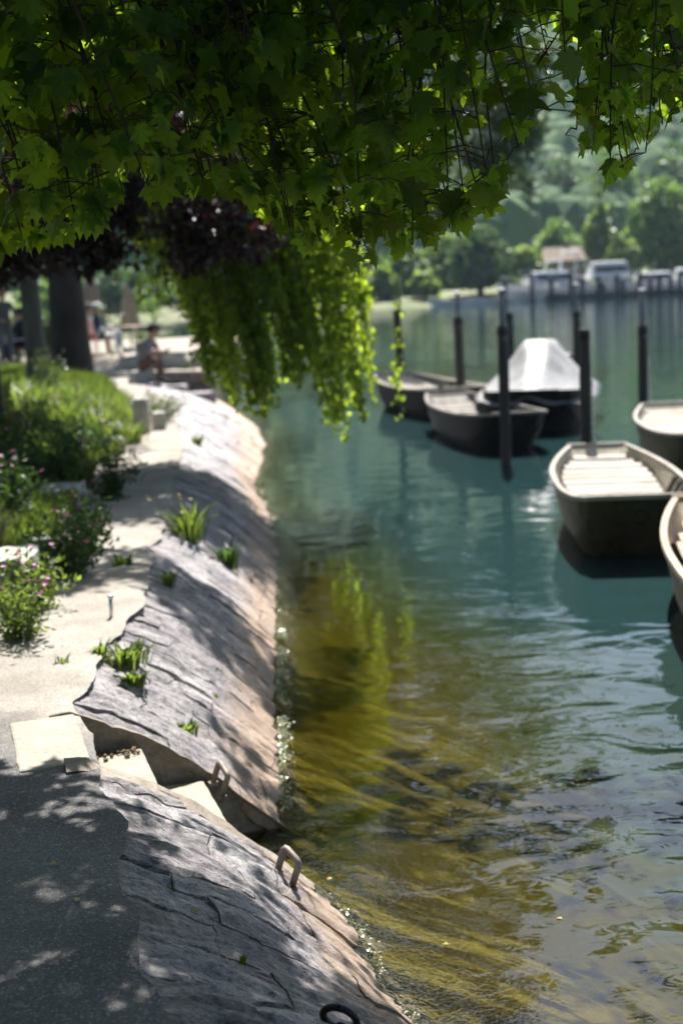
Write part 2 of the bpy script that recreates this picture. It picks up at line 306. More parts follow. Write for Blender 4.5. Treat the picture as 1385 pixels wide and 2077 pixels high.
def path_mat():
    mt, n, out = new_mat('path_gravel_and_asphalt'); g = N(n, 'ShaderNodeNewGeometry')
    big = N(n, 'ShaderNodeTexNoise', i_Scale=1.7, i_Detail=6.0, i_Roughness=.6); n.links.new(g.outputs['Position'], big.inputs['Vector'])
    fine = N(n, 'ShaderNodeTexNoise', i_Scale=85.0, i_Detail=4.0, i_Roughness=.75); n.links.new(g.outputs['Position'], fine.inputs['Vector'])
    vo = N(n, 'ShaderNodeTexVoronoi', i_Scale=210.0); n.links.new(g.outputs['Position'], vo.inputs['Vector'])
    gr = ramp(n, [(.35, (.27, .24, .205)), (.65, (.42, .38, .335))]); n.links.new(big.outputs['Fac'], gr.inputs[0])
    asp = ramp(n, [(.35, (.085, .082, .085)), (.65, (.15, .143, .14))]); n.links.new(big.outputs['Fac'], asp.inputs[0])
    chip = ramp(n, [(.0, (.20, .19, .185)), (.10, (.10, .095, .09)), (.16, (0, 0, 0))])
    cs = N(n, 'ShaderNodeSeparateColor'); n.links.new(vo.outputs['Color'], cs.inputs[0]); n.links.new(cs.outputs[0], chip.inputs[0])
    ac = N(n, 'ShaderNodeMix', data_type='RGBA', blend_type='ADD'); ac.inputs['Factor'].default_value = .8; n.links.new(asp.outputs[0], ac.inputs['A']); n.links.new(chip.outputs[0], ac.inputs['B'])
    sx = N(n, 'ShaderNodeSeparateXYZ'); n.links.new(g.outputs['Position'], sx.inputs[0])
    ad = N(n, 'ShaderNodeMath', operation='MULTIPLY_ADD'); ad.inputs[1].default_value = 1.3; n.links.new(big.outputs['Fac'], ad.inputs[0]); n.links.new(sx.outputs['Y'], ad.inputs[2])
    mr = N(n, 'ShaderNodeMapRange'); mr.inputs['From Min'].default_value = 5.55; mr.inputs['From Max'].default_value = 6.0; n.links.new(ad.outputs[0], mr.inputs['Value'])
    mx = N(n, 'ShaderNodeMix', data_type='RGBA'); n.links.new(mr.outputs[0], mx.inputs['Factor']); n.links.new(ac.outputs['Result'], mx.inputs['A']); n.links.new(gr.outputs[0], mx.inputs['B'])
    rf_ = ramp(n, [(.38, (.5, .5, .5)), (.6, (1.15, 1.15, 1.15))]); n.links.new(fine.outputs['Fac'], rf_.inputs[0])
    mm = N(n, 'ShaderNodeMix', data_type='RGBA', blend_type='MULTIPLY'); mm.inputs['Factor'].default_value = .7; n.links.new(mx.outputs['Result'], mm.inputs['A']); n.links.new(rf_.outputs[0], mm.inputs['B'])
    bs = N(n, 'ShaderNodeBsdfPrincipled'); bs.inputs['Roughness'].default_value = .9; bs.inputs['Specular IOR Level'].default_value = .3; n.links.new(mm.outputs['Result'], bs.inputs['Base Color'])
    b1 = N(n, 'ShaderNodeBump'); b1.inputs['Strength'].default_value = .8; b1.inputs['Distance'].default_value = .010; n.links.new(fine.outputs['Fac'], b1.inputs['Height'])
    b2 = N(n, 'ShaderNodeBump'); b2.inputs['Strength'].default_value = .6; b2.inputs['Distance'].default_value = .004; n.links.new(vo.outputs['Distance'], b2.inputs['Height']); n.links.new(b1.outputs[0], b2.inputs['Normal']); n.links.new(b2.outputs[0], bs.inputs['Normal'])
    n.links.new(bs.outputs[0], out.inputs[0]); return mt
M['path'] = path_mat()

def water_mat():
    mt, n, out = new_mat('lake_water')
    g = N(n, 'ShaderNodeNewGeometry')
    def nz(scale, det, st, rot=0):
        mp = N(n, 'ShaderNodeMapping'); mp.inputs['Scale'].default_value = st; mp.inputs['Rotation'].default_value = (0, 0, rot)
        n.links.new(g.outputs['Position'], mp.inputs['Vector'])
        t = N(n, 'ShaderNodeTexNoise', i_Scale=scale, i_Detail=det, i_Roughness=.5); t.inputs['Distortion'].default_value = .6
        n.links.new(mp.outputs[0], t.inputs['Vector']); return t
    a = nz(1.0, 1.0, (1, 1, 1), .3); b = nz(2.3, 1.5, (.8, 1.15, 1), .1); c = nz(10, 2.0, (.8, 1.1, 1)); e = nz(55, 1.0, (1, 1, 1))
    at = N(n, 'ShaderNodeAttribute', attribute_name='turbidity'); wv = N(n, 'ShaderNodeAttribute', attribute_name='waves')
    prev = None
    for t, d, msk in ((a, .05, wv), (b, .065, wv), (c, .007, wv), (e, .0016, 'shore')):
        bp = N(n, 'ShaderNodeBump'); bp.inputs['Distance'].default_value = d
        if msk == 'shore':
            sh = N(n, 'ShaderNodeMapRange'); sh.inputs['From Min'].default_value = .35; sh.inputs['From Max'].default_value = .0; n.links.new(at.outputs['Fac'], sh.inputs['Value']); n.links.new(sh.outputs[0], bp.inputs['Strength'])
        else: n.links.new(msk.outputs['Fac'], bp.inputs['Strength'])
        n.links.new(t.outputs['Fac'], bp.inputs['Height'])
        if prev: n.links.new(prev.outputs[0], bp.inputs['Normal'])
        prev = bp
    fr = N(n, 'ShaderNodeFresnel', i_IOR=1.8); n.links.new(prev.outputs[0], fr.inputs['Normal'])
    gl = N(n, 'ShaderNodeBsdfGlossy'); gl.inputs['Roughness'].default_value = .03; gl.inputs['Color'].default_value = (1, 1, 1, 1); n.links.new(prev.outputs[0], gl.inputs['Normal'])
    tr = N(n, 'ShaderNodeBsdfTransparent'); tr.inputs['Color'].default_value = (.86, .90, .74, 1)
    df = N(n, 'ShaderNodeBsdfDiffuse'); dcr = ramp(n, [(.15, (.10, .074, .004)), (.6, (.030, .038, .007)), (.92, (.014, .035, .036))]); n.links.new(at.outputs['Fac'], dcr.inputs[0]); n.links.new(dcr.outputs[0], df.inputs['Color'])
    body = N(n, 'ShaderNodeMixShader'); n.links.new(at.outputs['Fac'], body.inputs[0]); n.links.new(tr.outputs[0], body.inputs[1]); n.links.new(df.outputs[0], body.inputs[2])
    mx = N(n, 'ShaderNodeMixShader'); n.links.new(fr.outputs[0], mx.inputs[0]); n.links.new(body.outputs[0], mx.inputs[1]); n.links.new(gl.outputs[0], mx.inputs[2])
    n.links.new(mx.outputs[0], out.inputs[0]); return mt
M['water'] = water_mat()
M['bed'] = surf('lake_bed', [(.10, .072, .006), (.19, .135, .010), (.26, .19, .025)], scale=3.5, bscale=25, bump=.8, bdist=.03, rough=.95)
M['algae'] = leafmat('pale_algae_froth', [(.22, .25, .13), (.40, .42, .30), (.28, .3, .17)], (.3, .33, .16), .3, .25, .6)

# ------------------------------------------------------------------ the bank: crest, water line and path edges as plan curves
PZ = 0.6     # height of the path above the water
cr = [px(x, y, z=PZ) for x, y in ((290, 2077), (245, 1860), (205, 1690), (189, 1572), (141, 1463), (150, 1390), (215, 1290), (285, 1200), (300, 1110), (335, 1030), (345, 960), (365, 905), (350, 850), (352, 815))]
cr = sorted([(p[1], p[0]) for p in cr])
wl = [px(x, y, z=0) for x, y in ((820, 2077), (740, 1930), (690, 1850), (600, 1762), (575, 1685), (558, 1600), (560, 1500), (556, 1400), (558, 1300), (560, 1210), (562, 1110), (550, 1050), (512, 985), (530, 930), (536, 900), (515, 865), (470, 830), (425, 805))]
wl = sorted([(p[1], p[0]) for p in wl])
pl = [px(x, y, z=PZ) for x, y in ((-330, 1700), (-60, 1400), (0, 1315), (95, 1200), (200, 1080), (240, 985), (250, 920), (280, 870), (300, 830))]
pl = sorted([(p[1], p[0]) for p in pl])
def curve(pts, pre, post):
    a = np.array(list(pre)+pts+list(post)); return lambda y: np.interp(y, a[:, 0], a[:, 1])
E_ = curve(cr, [(-4, 1.7), (0, .55), (1.6, .05)], [(24, -3.2), (32, -5)])
W_ = curve(wl, [(-4, 2.7), (0, 1.55), (2.5, .75)], [(30, -3.2), (40, -4.5)])
L_ = curve(pl, [(-4, -1.6), (0, -1.65)], [(26, -4.0), (34, -6.5)])
_ss = np.linspace(-4, 34, 800)
def smoothc(f, k=0.35):
    y = f(_ss); w_ = int(k/(_ss[1]-_ss[0])); ker = np.hanning(2*w_+1); ker /= ker.sum()
    yp = np.pad(y, w_, mode='edge'); ys = np.convolve(yp, ker, 'valid'); return lambda s: np.interp(s, _ss, ys)
E, W, L = smoothc(E_), smoothc(W_, .25), smoothc(L_)
SK = 0.28
def bank_xy(s, t):
    ex, wx = E(s), W(s+SK); return ex+(wx-ex)*t, s+SK*t
def bank_z(s, t):
    # flat shoulder, then a slope to the water and on below it
    a = np.clip(t, 0, 3); z = PZ*(1-a) + .06*np.sin(np.clip(a, 0, 1)*math.pi)**1.2
    return z
def relief(x, y):
    ca, sa = math.cos(.34), math.sin(.34); u = x*ca+y*sa; v = -x*sa+y*ca
    p = xyz(u*1.1, v*3.6, 0*u)
    a = fbm(p*1.3, 4); rd = 1-np.abs(noise3(xyz(u*1.7, v*6.5, 3+0*u)))*2
    q = (a+.25*noise3(xyz(u*4, v*9, 8+0*u)))*3.0+.5*v; fl_ = np.floor(q); fr_ = q-fl_; st = fl_+np.clip((fr_-.72)/.28, 0, 1)
    n1 = noise3(xyz(u*1.3, v*8.5, 21+0*u)); n2 = noise3(xyz(u*2.6, v*15, 33+0*u)); msk = np.clip(noise3(xyz(u*1.1, v*2.0, 44+0*u))*3+.4, 0, 1)
    gro = -.020*np.exp(-(n1/.045)**2)*msk-.010*np.exp(-(n2/.06)**2)
    return gro + .014*a + .010*(st-.5*v) + .008*rd + .011*noise3(xyz(u*9, v*22, 5+0*u)) + .007*noise3(xyz(u*22, v*40, 2+0*u))
S0, S1 = 4.70, 5.30     # the cut for the steps

def bank_patch(s0, s1, t0, t1, ns, ntt, lift=0.0, inset=0.0, drop=None, seed=None, tilt=(0, 0)):
    """A stone: patch of the bank surface with chamfered rim dropping into the joint"""
    s = np.linspace(s0, s1, ns); t = np.linspace(t0, t1, ntt); S, T = np.meshgrid(s, t, indexing='ij')
    if seed is not None:   # irregular outlines
        ph = seed*3.7
        S = S + .05*noise3(xyz(S*3, T*4, 1+0*S)) + .02*noise3(xyz(S*9, T*11, 4+0*S)) ; T = T + .06*noise3(xyz(S*4, T*3, 9+0*S)) + .02*noise3(xyz(S*13, T*9, 6+0*S))
    X, Y = bank_xy(S, T); fade = np.clip((T+.02)/.16, 0, 1); Z = bank_z(S, T) + relief(X, Y)*fade + lift*fade - .012*(1-fade)
    U = np.linspace(-1, 1, ns)[:, None]; V_ = np.linspace(-1, 1, ntt)[None, :]
    Z = Z + (tilt[0]*U + tilt[1]*V_)*fade
    return np.stack([X, Y, Z], -1)
emb = empty('stone_embankment', (float(E(6)), 6, 0), 0, 'sloping embankment of grey weathered stone slabs running from the path into the lake', 'embankment')
inv = Matrix.Translation(-Vector(emb.location))
def put(o, parent):   # keep world placement under a parent Empty that is only translated / rotated
    o.parent = parent; o.matrix_parent_inverse = (Matrix.Translation(parent.location) @ parent.rotation_euler.to_matrix().to_4x4()).inverted(); return o
# bed of mortar under the slabs, two stretches either side of the steps
for (a, b, n_) in ((-2.0, S0, 200), (S1, 31.0, 420)):
    G = bank_patch(a, b, -.06, 2.2, n_, 46, lift=-.016)
    mb = MB(); mb.sheet(G); o = mb.build('mortar_bed', M['mortar'], smooth=True); put(o, emb)
# the slabs
r2 = np.random.default_rng(21); nst = 0
def strips(a, b):
    s = a
    while s < b-.05:
        wd = r2.uniform(.13, .27)*(1 if s < 9 else 1.5 if s < 14 else 2.3)
        if b-(s+wd) < .09: wd = b-s
        yield s, min(s+wd, b); s += wd
def skirt(mb, G, dp):
    na, nb = G.shape[:2]; rim = [(i, 0) for i in range(na)]+[(na-1, j) for j in range(1, nb)]+[(i, nb-1) for i in range(na-2, -1, -1)]+[(0, j) for j in range(nb-2, 0, -1)]
    T = [G[i, j] for i, j in rim]; k = len(T); mb.add(T+[(p_[0], p_[1], p_[2]-dp) for p_ in T], [(i, k+i, k+(i+1) % k, (i+1) % k)[::-1] for i in range(k)])
def lay(a, b):
    global nst
    for (q0, q1) in strips(a, b):
        t = -.05+r2.uniform(0, .06)
        while t < 1.12:
            ln = r2.uniform(.22, .60)*(1 if q0 < 14 else 1.2)
            t2 = t+ln
            if t2 > 1.02: t2 = 1.16
            gp = r2.uniform(.0005, .003) if q0 < 14 else .006; ga = r2.uniform(.010, .022) if r2.random() < .35 else gp
            dq = (q1-q0); res = .011 if q0 < 4.7 else .015 if q0 < 8 else .024 if q0 < 12 else .05
            ns_ = max(5, int(dq/res)); nt_ = max(5, int((t2-t)*1.0/res))
            G = bank_patch(q0+ga, q1-gp, t+gp, t2-gp, ns_, nt_, lift=r2.uniform(-.005, .006), drop=.05, seed=nst*1.31, tilt=(r2.normal(0, .0035), r2.normal(0, .004)))
            mb = MB(); mb.sheet(G); skirt(mb, G, .05); o = mb.build('stone', M['rock'], smooth=True); put(o, emb); nst += 1
            t = t2
lay(1.7, S0); lay(S1, 21.5)
print('stones', nst)
# waterside stretch beyond the counted slabs
G = bank_patch(21.5, 31, -.05, 1.2, 120, 20, lift=.01); mb = MB(); mb.sheet(G)
put(mb.build('far_facing', M['rock'], smooth=True), emb)

# path
s = np.linspace(-4, 27, 900); q = np.linspace(0, 1, 30); S, Q = np.meshgrid(s, q, indexing='ij')
X = (L(S)-.35)+(E(S)+.045-(L(S)-.35))*Q + np.clip((Q-.8)/.2, 0, 1)*(.10*noise3(xyz(S*2.3, 0*S, 1+0*S))+.028*noise3(xyz(S*7, 0*S, 5+0*S))+.010*noise3(xyz(S*23, 0*S, 9+0*S))); Z = PZ + .010*fbm(xyz(X*1.2, S*1.2, 0*S)) - .020*np.clip((Q-.96)/.04, 0, 1)*(.5+fbm(xyz(X*5, S*5, 2+0*X))) + .004
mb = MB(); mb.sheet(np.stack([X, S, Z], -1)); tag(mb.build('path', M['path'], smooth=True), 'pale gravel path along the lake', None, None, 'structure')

# the land left of the path
def land_z(x, y):
    d = np.clip((L(y)-x)/1.6, 0, 1); d = d*d*(3-2*d)
    return PZ-.02+.27*d + .05*fbm(xyz(x*.7, y*.7, 0*x))*d
s = np.concatenate([np.linspace(-4, 27, 180), np.linspace(28, 60, 12)]); q = np.linspace(0, 1, 60)**1.8; S, Q = np.meshgrid(s, q, indexing='ij')
X = (L(S)-.12)-Q*40; Z = land_z(X, S); Z = np.where(S > 27.4, .5, Z)
mb = MB(); mb.sheet(np.stack([X, S, Z], -1), flip=True); tag(mb.build('lawn_ground', M['soil'], smooth=True), 'lawn bank left of the path', None, None, 'structure')

# lake bed and water
xs = np.concatenate([np.linspace(0, 6, 60), np.linspace(6.5, 30, 24), np.linspace(34, 160, 14)])
ys = np.concatenate([np.linspace(-6, 26, 130), np.linspace(27, 60, 34), np.linspace(64, 125, 16)])
def bed_depth(d, y=5.0):  # depth from distance to the shore, steeper further along
    return .04*0+np.interp(y, [5, 8, 10, 14], [1, 1, 2.0, 3.5])*(.04+.30*np.clip(d, 0, 1)+.20*np.clip(d-1, 0, 30)+.3*np.clip(d-1.0, 0, 3))
Yg, Dg = np.meshgrid(ys, xs, indexing='ij'); Xg = W(np.clip(Yg, -4, 33))-.45-np.clip(Yg-33, 0, 100)*.5+Dg
Zg = -np.minimum(bed_depth(Dg-.45, Yg), 4.5)+.05*fbm(xyz(Xg*1.2, Yg*1.2, 0*Xg))
mb = MB(); mb.sheet(np.stack([Xg, Yg, Zg], -1)); tag(mb.build('lake_bed', M['bed'], smooth=True), 'yellow-brown lake bed', None, None, 'structure')
xs2 = np.concatenate([np.linspace(-60, -4, 10), np.linspace(-3, -.1, 8), np.linspace(0, 3, 90), np.linspace(3.2, 12, 40), np.linspace(13, 40, 20), np.linspace(50, 200, 12)])
ys2 = np.concatenate([np.linspace(-8, 3, 20), np.linspace(3.08, 12, 130), np.linspace(12.15, 26, 70), np.linspace(27, 60, 30), np.linspace(64, 122, 16)])
Yg, Xg = np.meshgrid(ys2, xs2, indexing='ij'); Xg = Xg+W(np.clip(Yg, -4, 33))
mb = MB(); mb.sheet(np.stack([Xg, Yg, 0*Xg], -1)); wat = mb.build('water', M['water'], smooth=True)
D = Xg-W(np.clip(Yg, -4, 33)); dep = np.where((Yg > 33) | (D > 12), 4, bed_depth(np.clip(D, 0, 12), Yg))
tu = np.clip(1-np.exp(-np.clip(dep-.06, 0, 9)*2.3), 0, .99)
at = wat.data.attributes.new('turbidity', 'FLOAT', 'POINT'); at.data.foreach_set('value', tu.ravel().astype(np.float32))
wvs = np.interp(Yg, [5, 7, 9, 12, 40], [1.0, .7, .22, .12, .2])*(1+.5*noise3(xyz(Xg*.35, Yg*.35, 0*Xg)))*np.interp(D, [0, .6, 1.5], [.16, .3, 1.0])
at = wat.data.attributes.new('waves', 'FLOAT', 'POINT'); at.data.foreach_set('value', wvs.ravel().astype(np.float32))
tag(wat, 'green lake water', None, None, 'structure')

# far bank and hillside
xs3 = np.linspace(-160, 260, 90); ys3 = np.array([112, 114, 116, 120, 130, 150, 175.])
Yg, Xg = np.meshgrid(ys3, xs3, indexing='ij'); Zg = np.interp(Yg, [112, 114, 116, 120, 175], [-.6, -.2, .35, .7, 3]) + .12*fbm(xyz(Xg*.2, Yg*.2, 0*Xg))
Yg = Yg+1.5*noise3(xyz(Xg*.07, 0*Xg, 0*Xg))
mb = MB(); mb.sheet(np.stack([Xg, Yg, Zg], -1)); tag(mb.build('far_bank_ground', M['farbank'], smooth=True), 'far lake shore', None, None, 'structure')
def hill_z(x, y):
    d = y-168
    return 1.5+np.clip(d, 0, 2000)*.25*np.clip(d/120+.25, 0, 1)*(1+.12*np.sin(x*.006+1)) + 9*fbm(xyz(x*.008, y*.008, 0*x), 3)*np.clip(d/80, 0, 1)
xs4 = np.linspace(-420, 520, 100); ys4 = np.linspace(168, 800, 70); Yg, Xg = np.meshgrid(ys4, xs4, indexing='ij')
mb = MB(); mb.sheet(np.stack([Xg, Yg, hill_z(Xg, Yg)], -1)); tag(mb.build('hill', M['farbank'], smooth=True), 'wooded hillside across the lake', None, None, 'structure')

# ================================================================== steps cut in the embankment
sa = np.array([float(E(S1)), S1]); sb = np.array([float(E(S0)), S0])
du = np.array([W(S1+SK)-E(S1), SK]); du = du/np.linalg.norm(du)        # down the steps
dv = (sa-sb); SW = np.linalg.norm(dv); dv = dv/SW                      # across the steps
steps = empty('stone_steps', (float(sb[0]), float(sb[1]), 0), 0, 'short flight of pale concrete steps cut through the embankment down to the water', 'steps')
def quad_slab(name, a0, a1, b0, b1, z1, z0, mat, seed=0, bevel=.012, warp=.006):
    """slab in step coordinates: a down the steps, b across"""
    na, nb = 8, 12; mb = MB(); a = np.linspace(a0, a1, na); b = np.linspace(b0, b1, nb); A, B = np.meshgrid(a, b, indexing='ij')
    P = sb[None, None, :] + A[..., None]*du + B[..., None]*dv
    rr = np.random.default_rng(seed+5)
    ja = rr.normal(0, .0015, A.shape); P = P+ja[..., None]*du*((A == a0) | (A == a1))[..., None] + ja[..., None]*dv*((B == b0) | (B == b1))[..., None]
    zt = z1 + warp*fbm(xyz(P[..., 0]*6, P[..., 1]*6, seed+0*A)); top = np.concatenate([P, zt[..., None]], -1)
    mb.sheet(top, flip=True)
    rim = [(i, 0) for i in range(na)]+[(na-1, j) for j in range(1, nb)]+[(i, nb-1) for i in range(na-2, -1, -1)]+[(0, j) for j in range(nb-2, 0, -1)]
    k = len(rim); T = [top[i, j] for i, j in rim]; Bt = [(p[0], p[1], z0) for p in T]
    mb.add(T+Bt, [(i, (i+1) % k, k+(i+1) % k, k+i)[::-1] for i in range(k)]); mb.add(Bt, [tuple(range(k))])
    o = mb.build(name, mat); bm = bmesh.new(); bm.from_mesh(o.data); bmesh.ops.remove_doubles(bm, verts=bm.verts, dist=1e-5); bmesh.ops.recalc_face_normals(bm, faces=bm.faces); bm.to_mesh(o.data); bm.free()
    bv = o.modifiers.new('bevel', 'BEVEL'); bv.width = bevel; bv.segments = 2; bv.limit_method = 'ANGLE'
    return put(o, steps)
quad_slab('landing_slab', -.235, .015, .02, SW-.02, PZ+.010, PZ-.15, M['concrete'], 1)
quad_slab('tread', .02, .26, .03, SW-.035, PZ-.16, PZ-.4, M['concrete'], 2)
quad_slab('tread', .262, .50, .03, SW-.04, PZ-.33, PZ-.6, M['concrete'], 3)
quad_slab('tread', .505, .75, .03, SW-.05, -.03, -.35, M['concrete'], 4)
# cheeks: the cut faces of the embankment each side, following its profile down under water
def cheek(sv, sgn, name):
    t = np.linspace(-.1, 1.45, 50); x, y = bank_xy(sv, t); z = bank_z(sv, t)+relief(x, y)
    n_ = 14; G = []
    for k in range(n_):
        f = k/(n_-1); zz = z+.014-(z+.5)*f
        off = .012*fbm(xyz(x*6, zz*6, sv+0*x)) + (.022 if k == 0 else 0)
        G.append(np.stack([x+dv[0]*sgn*off, y+dv[1]*sgn*off, zz], -1))
    top = np.stack([x+dv[0]*-sgn*.07, y-dv[1]*sgn*.07, z-.005], -1)
    mb = MB(); mb.sheet(np.array([top]+G), flip=(sgn > 0)); return put(mb.build(name, M['cheek'], smooth=False), steps)
cheek(S1, -1, 'side_wall'); cheek(S0, 1, 'side_wall')
# small debris at the foot of the far cheek
mb = MB(); rr = np.random.default_rng(4)
for k in range(46):
    p = sb+du*rr.uniform(.03, .24)+dv*(SW-.05-abs(rr.normal(0, .05))); sz = rr.uniform(.004, .010)
    mb.box((p[0], p[1], PZ-.155+sz*.3), (sz*1.6, sz, sz), rz=rr.uniform(0, 3), rx=rr.uniform(-.5, .5))
tag(mb.build('leaf_litter', M['litter']), 'brown crumbs of litter in the corner of the upper step', 'litter', None, 'stuff')

# ================================================================== iron grab bars, mooring ring, stake
def grab_bar(pa, pb, h, lean, label):
    pa, pb = Vector(pa), Vector(pb); up = Vector(lean).normalized()*h; o = pa.copy()
    g = empty('grab_bar', o, 0, label, 'grab bar', 'iron grab bars beside the steps')
    A, B = pa-o, pb-o; ax = (B-A); c = ax.normalized()*.014
    pts = [A-up*.25, A+up*.45, A+up*.86, A+up*.97+c*.35, A+up+c, (A+B)/2+up, B+up-c, B+up*.97-c*.35, B+up*.86, B+up*.45, B-up*.25]
    mb = MB(); mb.tube([tuple(p) for p in pts], .0125, 10); ob = mb.build('bar', M['iron'], g, True)
    for q in (A, B):
        m2 = MB(); m2.lathe([(.020, -.01), (.020, .003), (.014, .005)], 12, tuple(q)); m2.build('anchor_plate', M['iron'], g)
def on_bank(x, y):
    for tt in np.linspace(0, 1.3, 200):
        s_ = y-SK*tt
        if float(bank_xy(s_, tt)[0]) >= x: break
    return float(bank_z(s_, tt)+relief(np.array(x), np.array(y)))
def bank_px(x, y):
    z = .2
    for k in range(14):
        p = px(x, y, z=z); z = .5*z+.5*on_bank(p[0], p[1])
    return np.array([p[0], p[1], z])
a, b = bank_px(563, 1768), bank_px(592, 1800); grab_bar(a, b, .09, (.34, .0, 1), 'rusty iron grab bar on the near side of the steps, closest to the camera')
a, b = bank_px(432, 1585), bank_px(450, 1615); grab_bar(a, b, .09, (.36, .0, 1), 'rusty iron grab bar on the far side of the steps')
p = bank_px(690, 2090); mr = empty('mooring_ring', p, 0, 'black iron mooring ring lying on the rock at the bottom edge', 'mooring ring')
mb = MB(); a = np.linspace(0, 2*math.pi, 25); mb.tube([(.0, .045*math.sin(t), .05+.045*math.cos(t)) for t in a], .010, 8, cap=False)
o = mb.build('ring', M['blackiron'], mr, True); o.rotation_euler = (R(10), R(-25), R(70))
mb = MB(); mb.tube([(-.02, 0, -.02), (-.012, 0, .012), (0, 0, .018), (.012, 0, .012), (.02, 0, -.02)], .007, 8); mb.build('staple', M['blackiron'], mr, True)
p = px(226, 1252, z=PZ); st = empty('iron_stake', p, 0, 'short bright metal stake stuck upright at the path edge', 'stake')
mb = MB(); mb.tube([(0, 0, -.05), (.002, 0, .05), (.004, 0, .10)], .010, 10); mb.build('rod', M['metal'], st, True)
mb = MB(); mb.lathe([(.012, .095), (.014, .10), (.013, .112), (.004, .116)], 10, (.004, 0, 0)); mb.build('cap', M['metal'], st, True)

# ================================================================== mooring posts
def post(x, ytop, Y, rad, label, pipe_top=None, chain=False, lean=0.0):
    base = px(x, ytop, Y=Y); X0 = base[0]; top = base[2]
    g = empty('mooring_post', (X0, Y, 0), 0, label, 'mooring post', 'wooden mooring posts among the boats'); g.rotation_euler[1] = lean
    z = np.linspace(-2.2, top, 16); rr = np.random.default_rng(int(x)); n_ = 14; V = []; 
    mb = MB(); ring = np.linspace(0, 2*math.pi, n_, endpoint=False); wob = rr.normal(0, .05, n_)
    for i, zz in enumerate(z):
        r = rad*(1+wob+.03*rr.normal(size=n_))*(1.06-.06*i/15); V += [(r[j]*math.cos(ring[j]), r[j]*math.sin(ring[j]), zz) for j in range(n_)]
    F = [(i*n_+j, i*n_+(j+1) % n_, (i+1)*n_+(j+1) % n_, (i+1)*n_+j) for i in range(15) for j in range(n_)]+[tuple(15*n_+j for j in range(n_))]
    mb.add(V, F); mb.build('pile', M['pile'], g)
    mb = MB(); mb.lathe([(rad*1.05, top-.10), (rad*1.10, top-.095), (rad*1.10, top-.05), (rad*1.05, top-.045)], 14); mb.build('iron_band', M['blackiron'], g)
    if pipe_top is not None:
        pt = px(x, pipe_top, Y=Y)[2]; mb = MB(); mb.lathe([(rad*.48, top-.3), (rad*.48, pt)], 10); pp = mb.build('pipe', M['pipe'], g, True)
        mb = MB(); mb.lathe([(rad*.62, pt), (rad*.68, pt+.02), (rad*.4, pt+.035)], 10); mb.build('cap', M['paintwhite'], pp)
        mb = MB(); mb.box((rad*.5, 0, top-.15), (rad*.9, rad*2.0, .03)); mb.build('bracket', M['pipe'], pp)
    if chain:
        mb = MB()
        for k in range(44):
            zc = top-.45-k*.038; 
            if zc < -.25: break
            xc = rad*1.12+.0012*k*k*.25*.05+.05*(k/44)**2; a = np.linspace(0, 2*math.pi, 11)
            L1 = [(xc+.011*math.cos(t)*(k % 2), .011*math.cos(t)*((k+1) % 2)-rad*.35, zc+.026*math.sin(t)) for t in a]
            mb.tube(L1, .0045, 5, cap=False)
        mb.build('chain', M['metal'], g, True)
    return g
post(810, 627, 26.6, .066, 'dark mooring post behind the leftmost boat, leaning, without a pipe on top', lean=-.035)
post(931, 643, 22.6, .072, 'dark mooring post between the two left boats with a thin pipe on top', 595, lean=-.01)
post(1018, 660, 16.5, .064, 'tall dark mooring post in front of the grey boat with pipe extension', 590)
post(1033, 634, 28.5, .07, 'thin dark mooring post behind the tarpaulin boat at its left end')
post(1168, 630, 26.5, .068, 'dark mooring post with white capped pipe right behind the chained post', 578)
post(1184, 668, 14.3, .056, 'thick dark mooring post with a chain hanging down, behind the big open boat', None, True)
post(1302, 660, 18.9, .062, 'dark mooring post with thin pipe and chain at the right, behind the pale decked boat', 590, True)

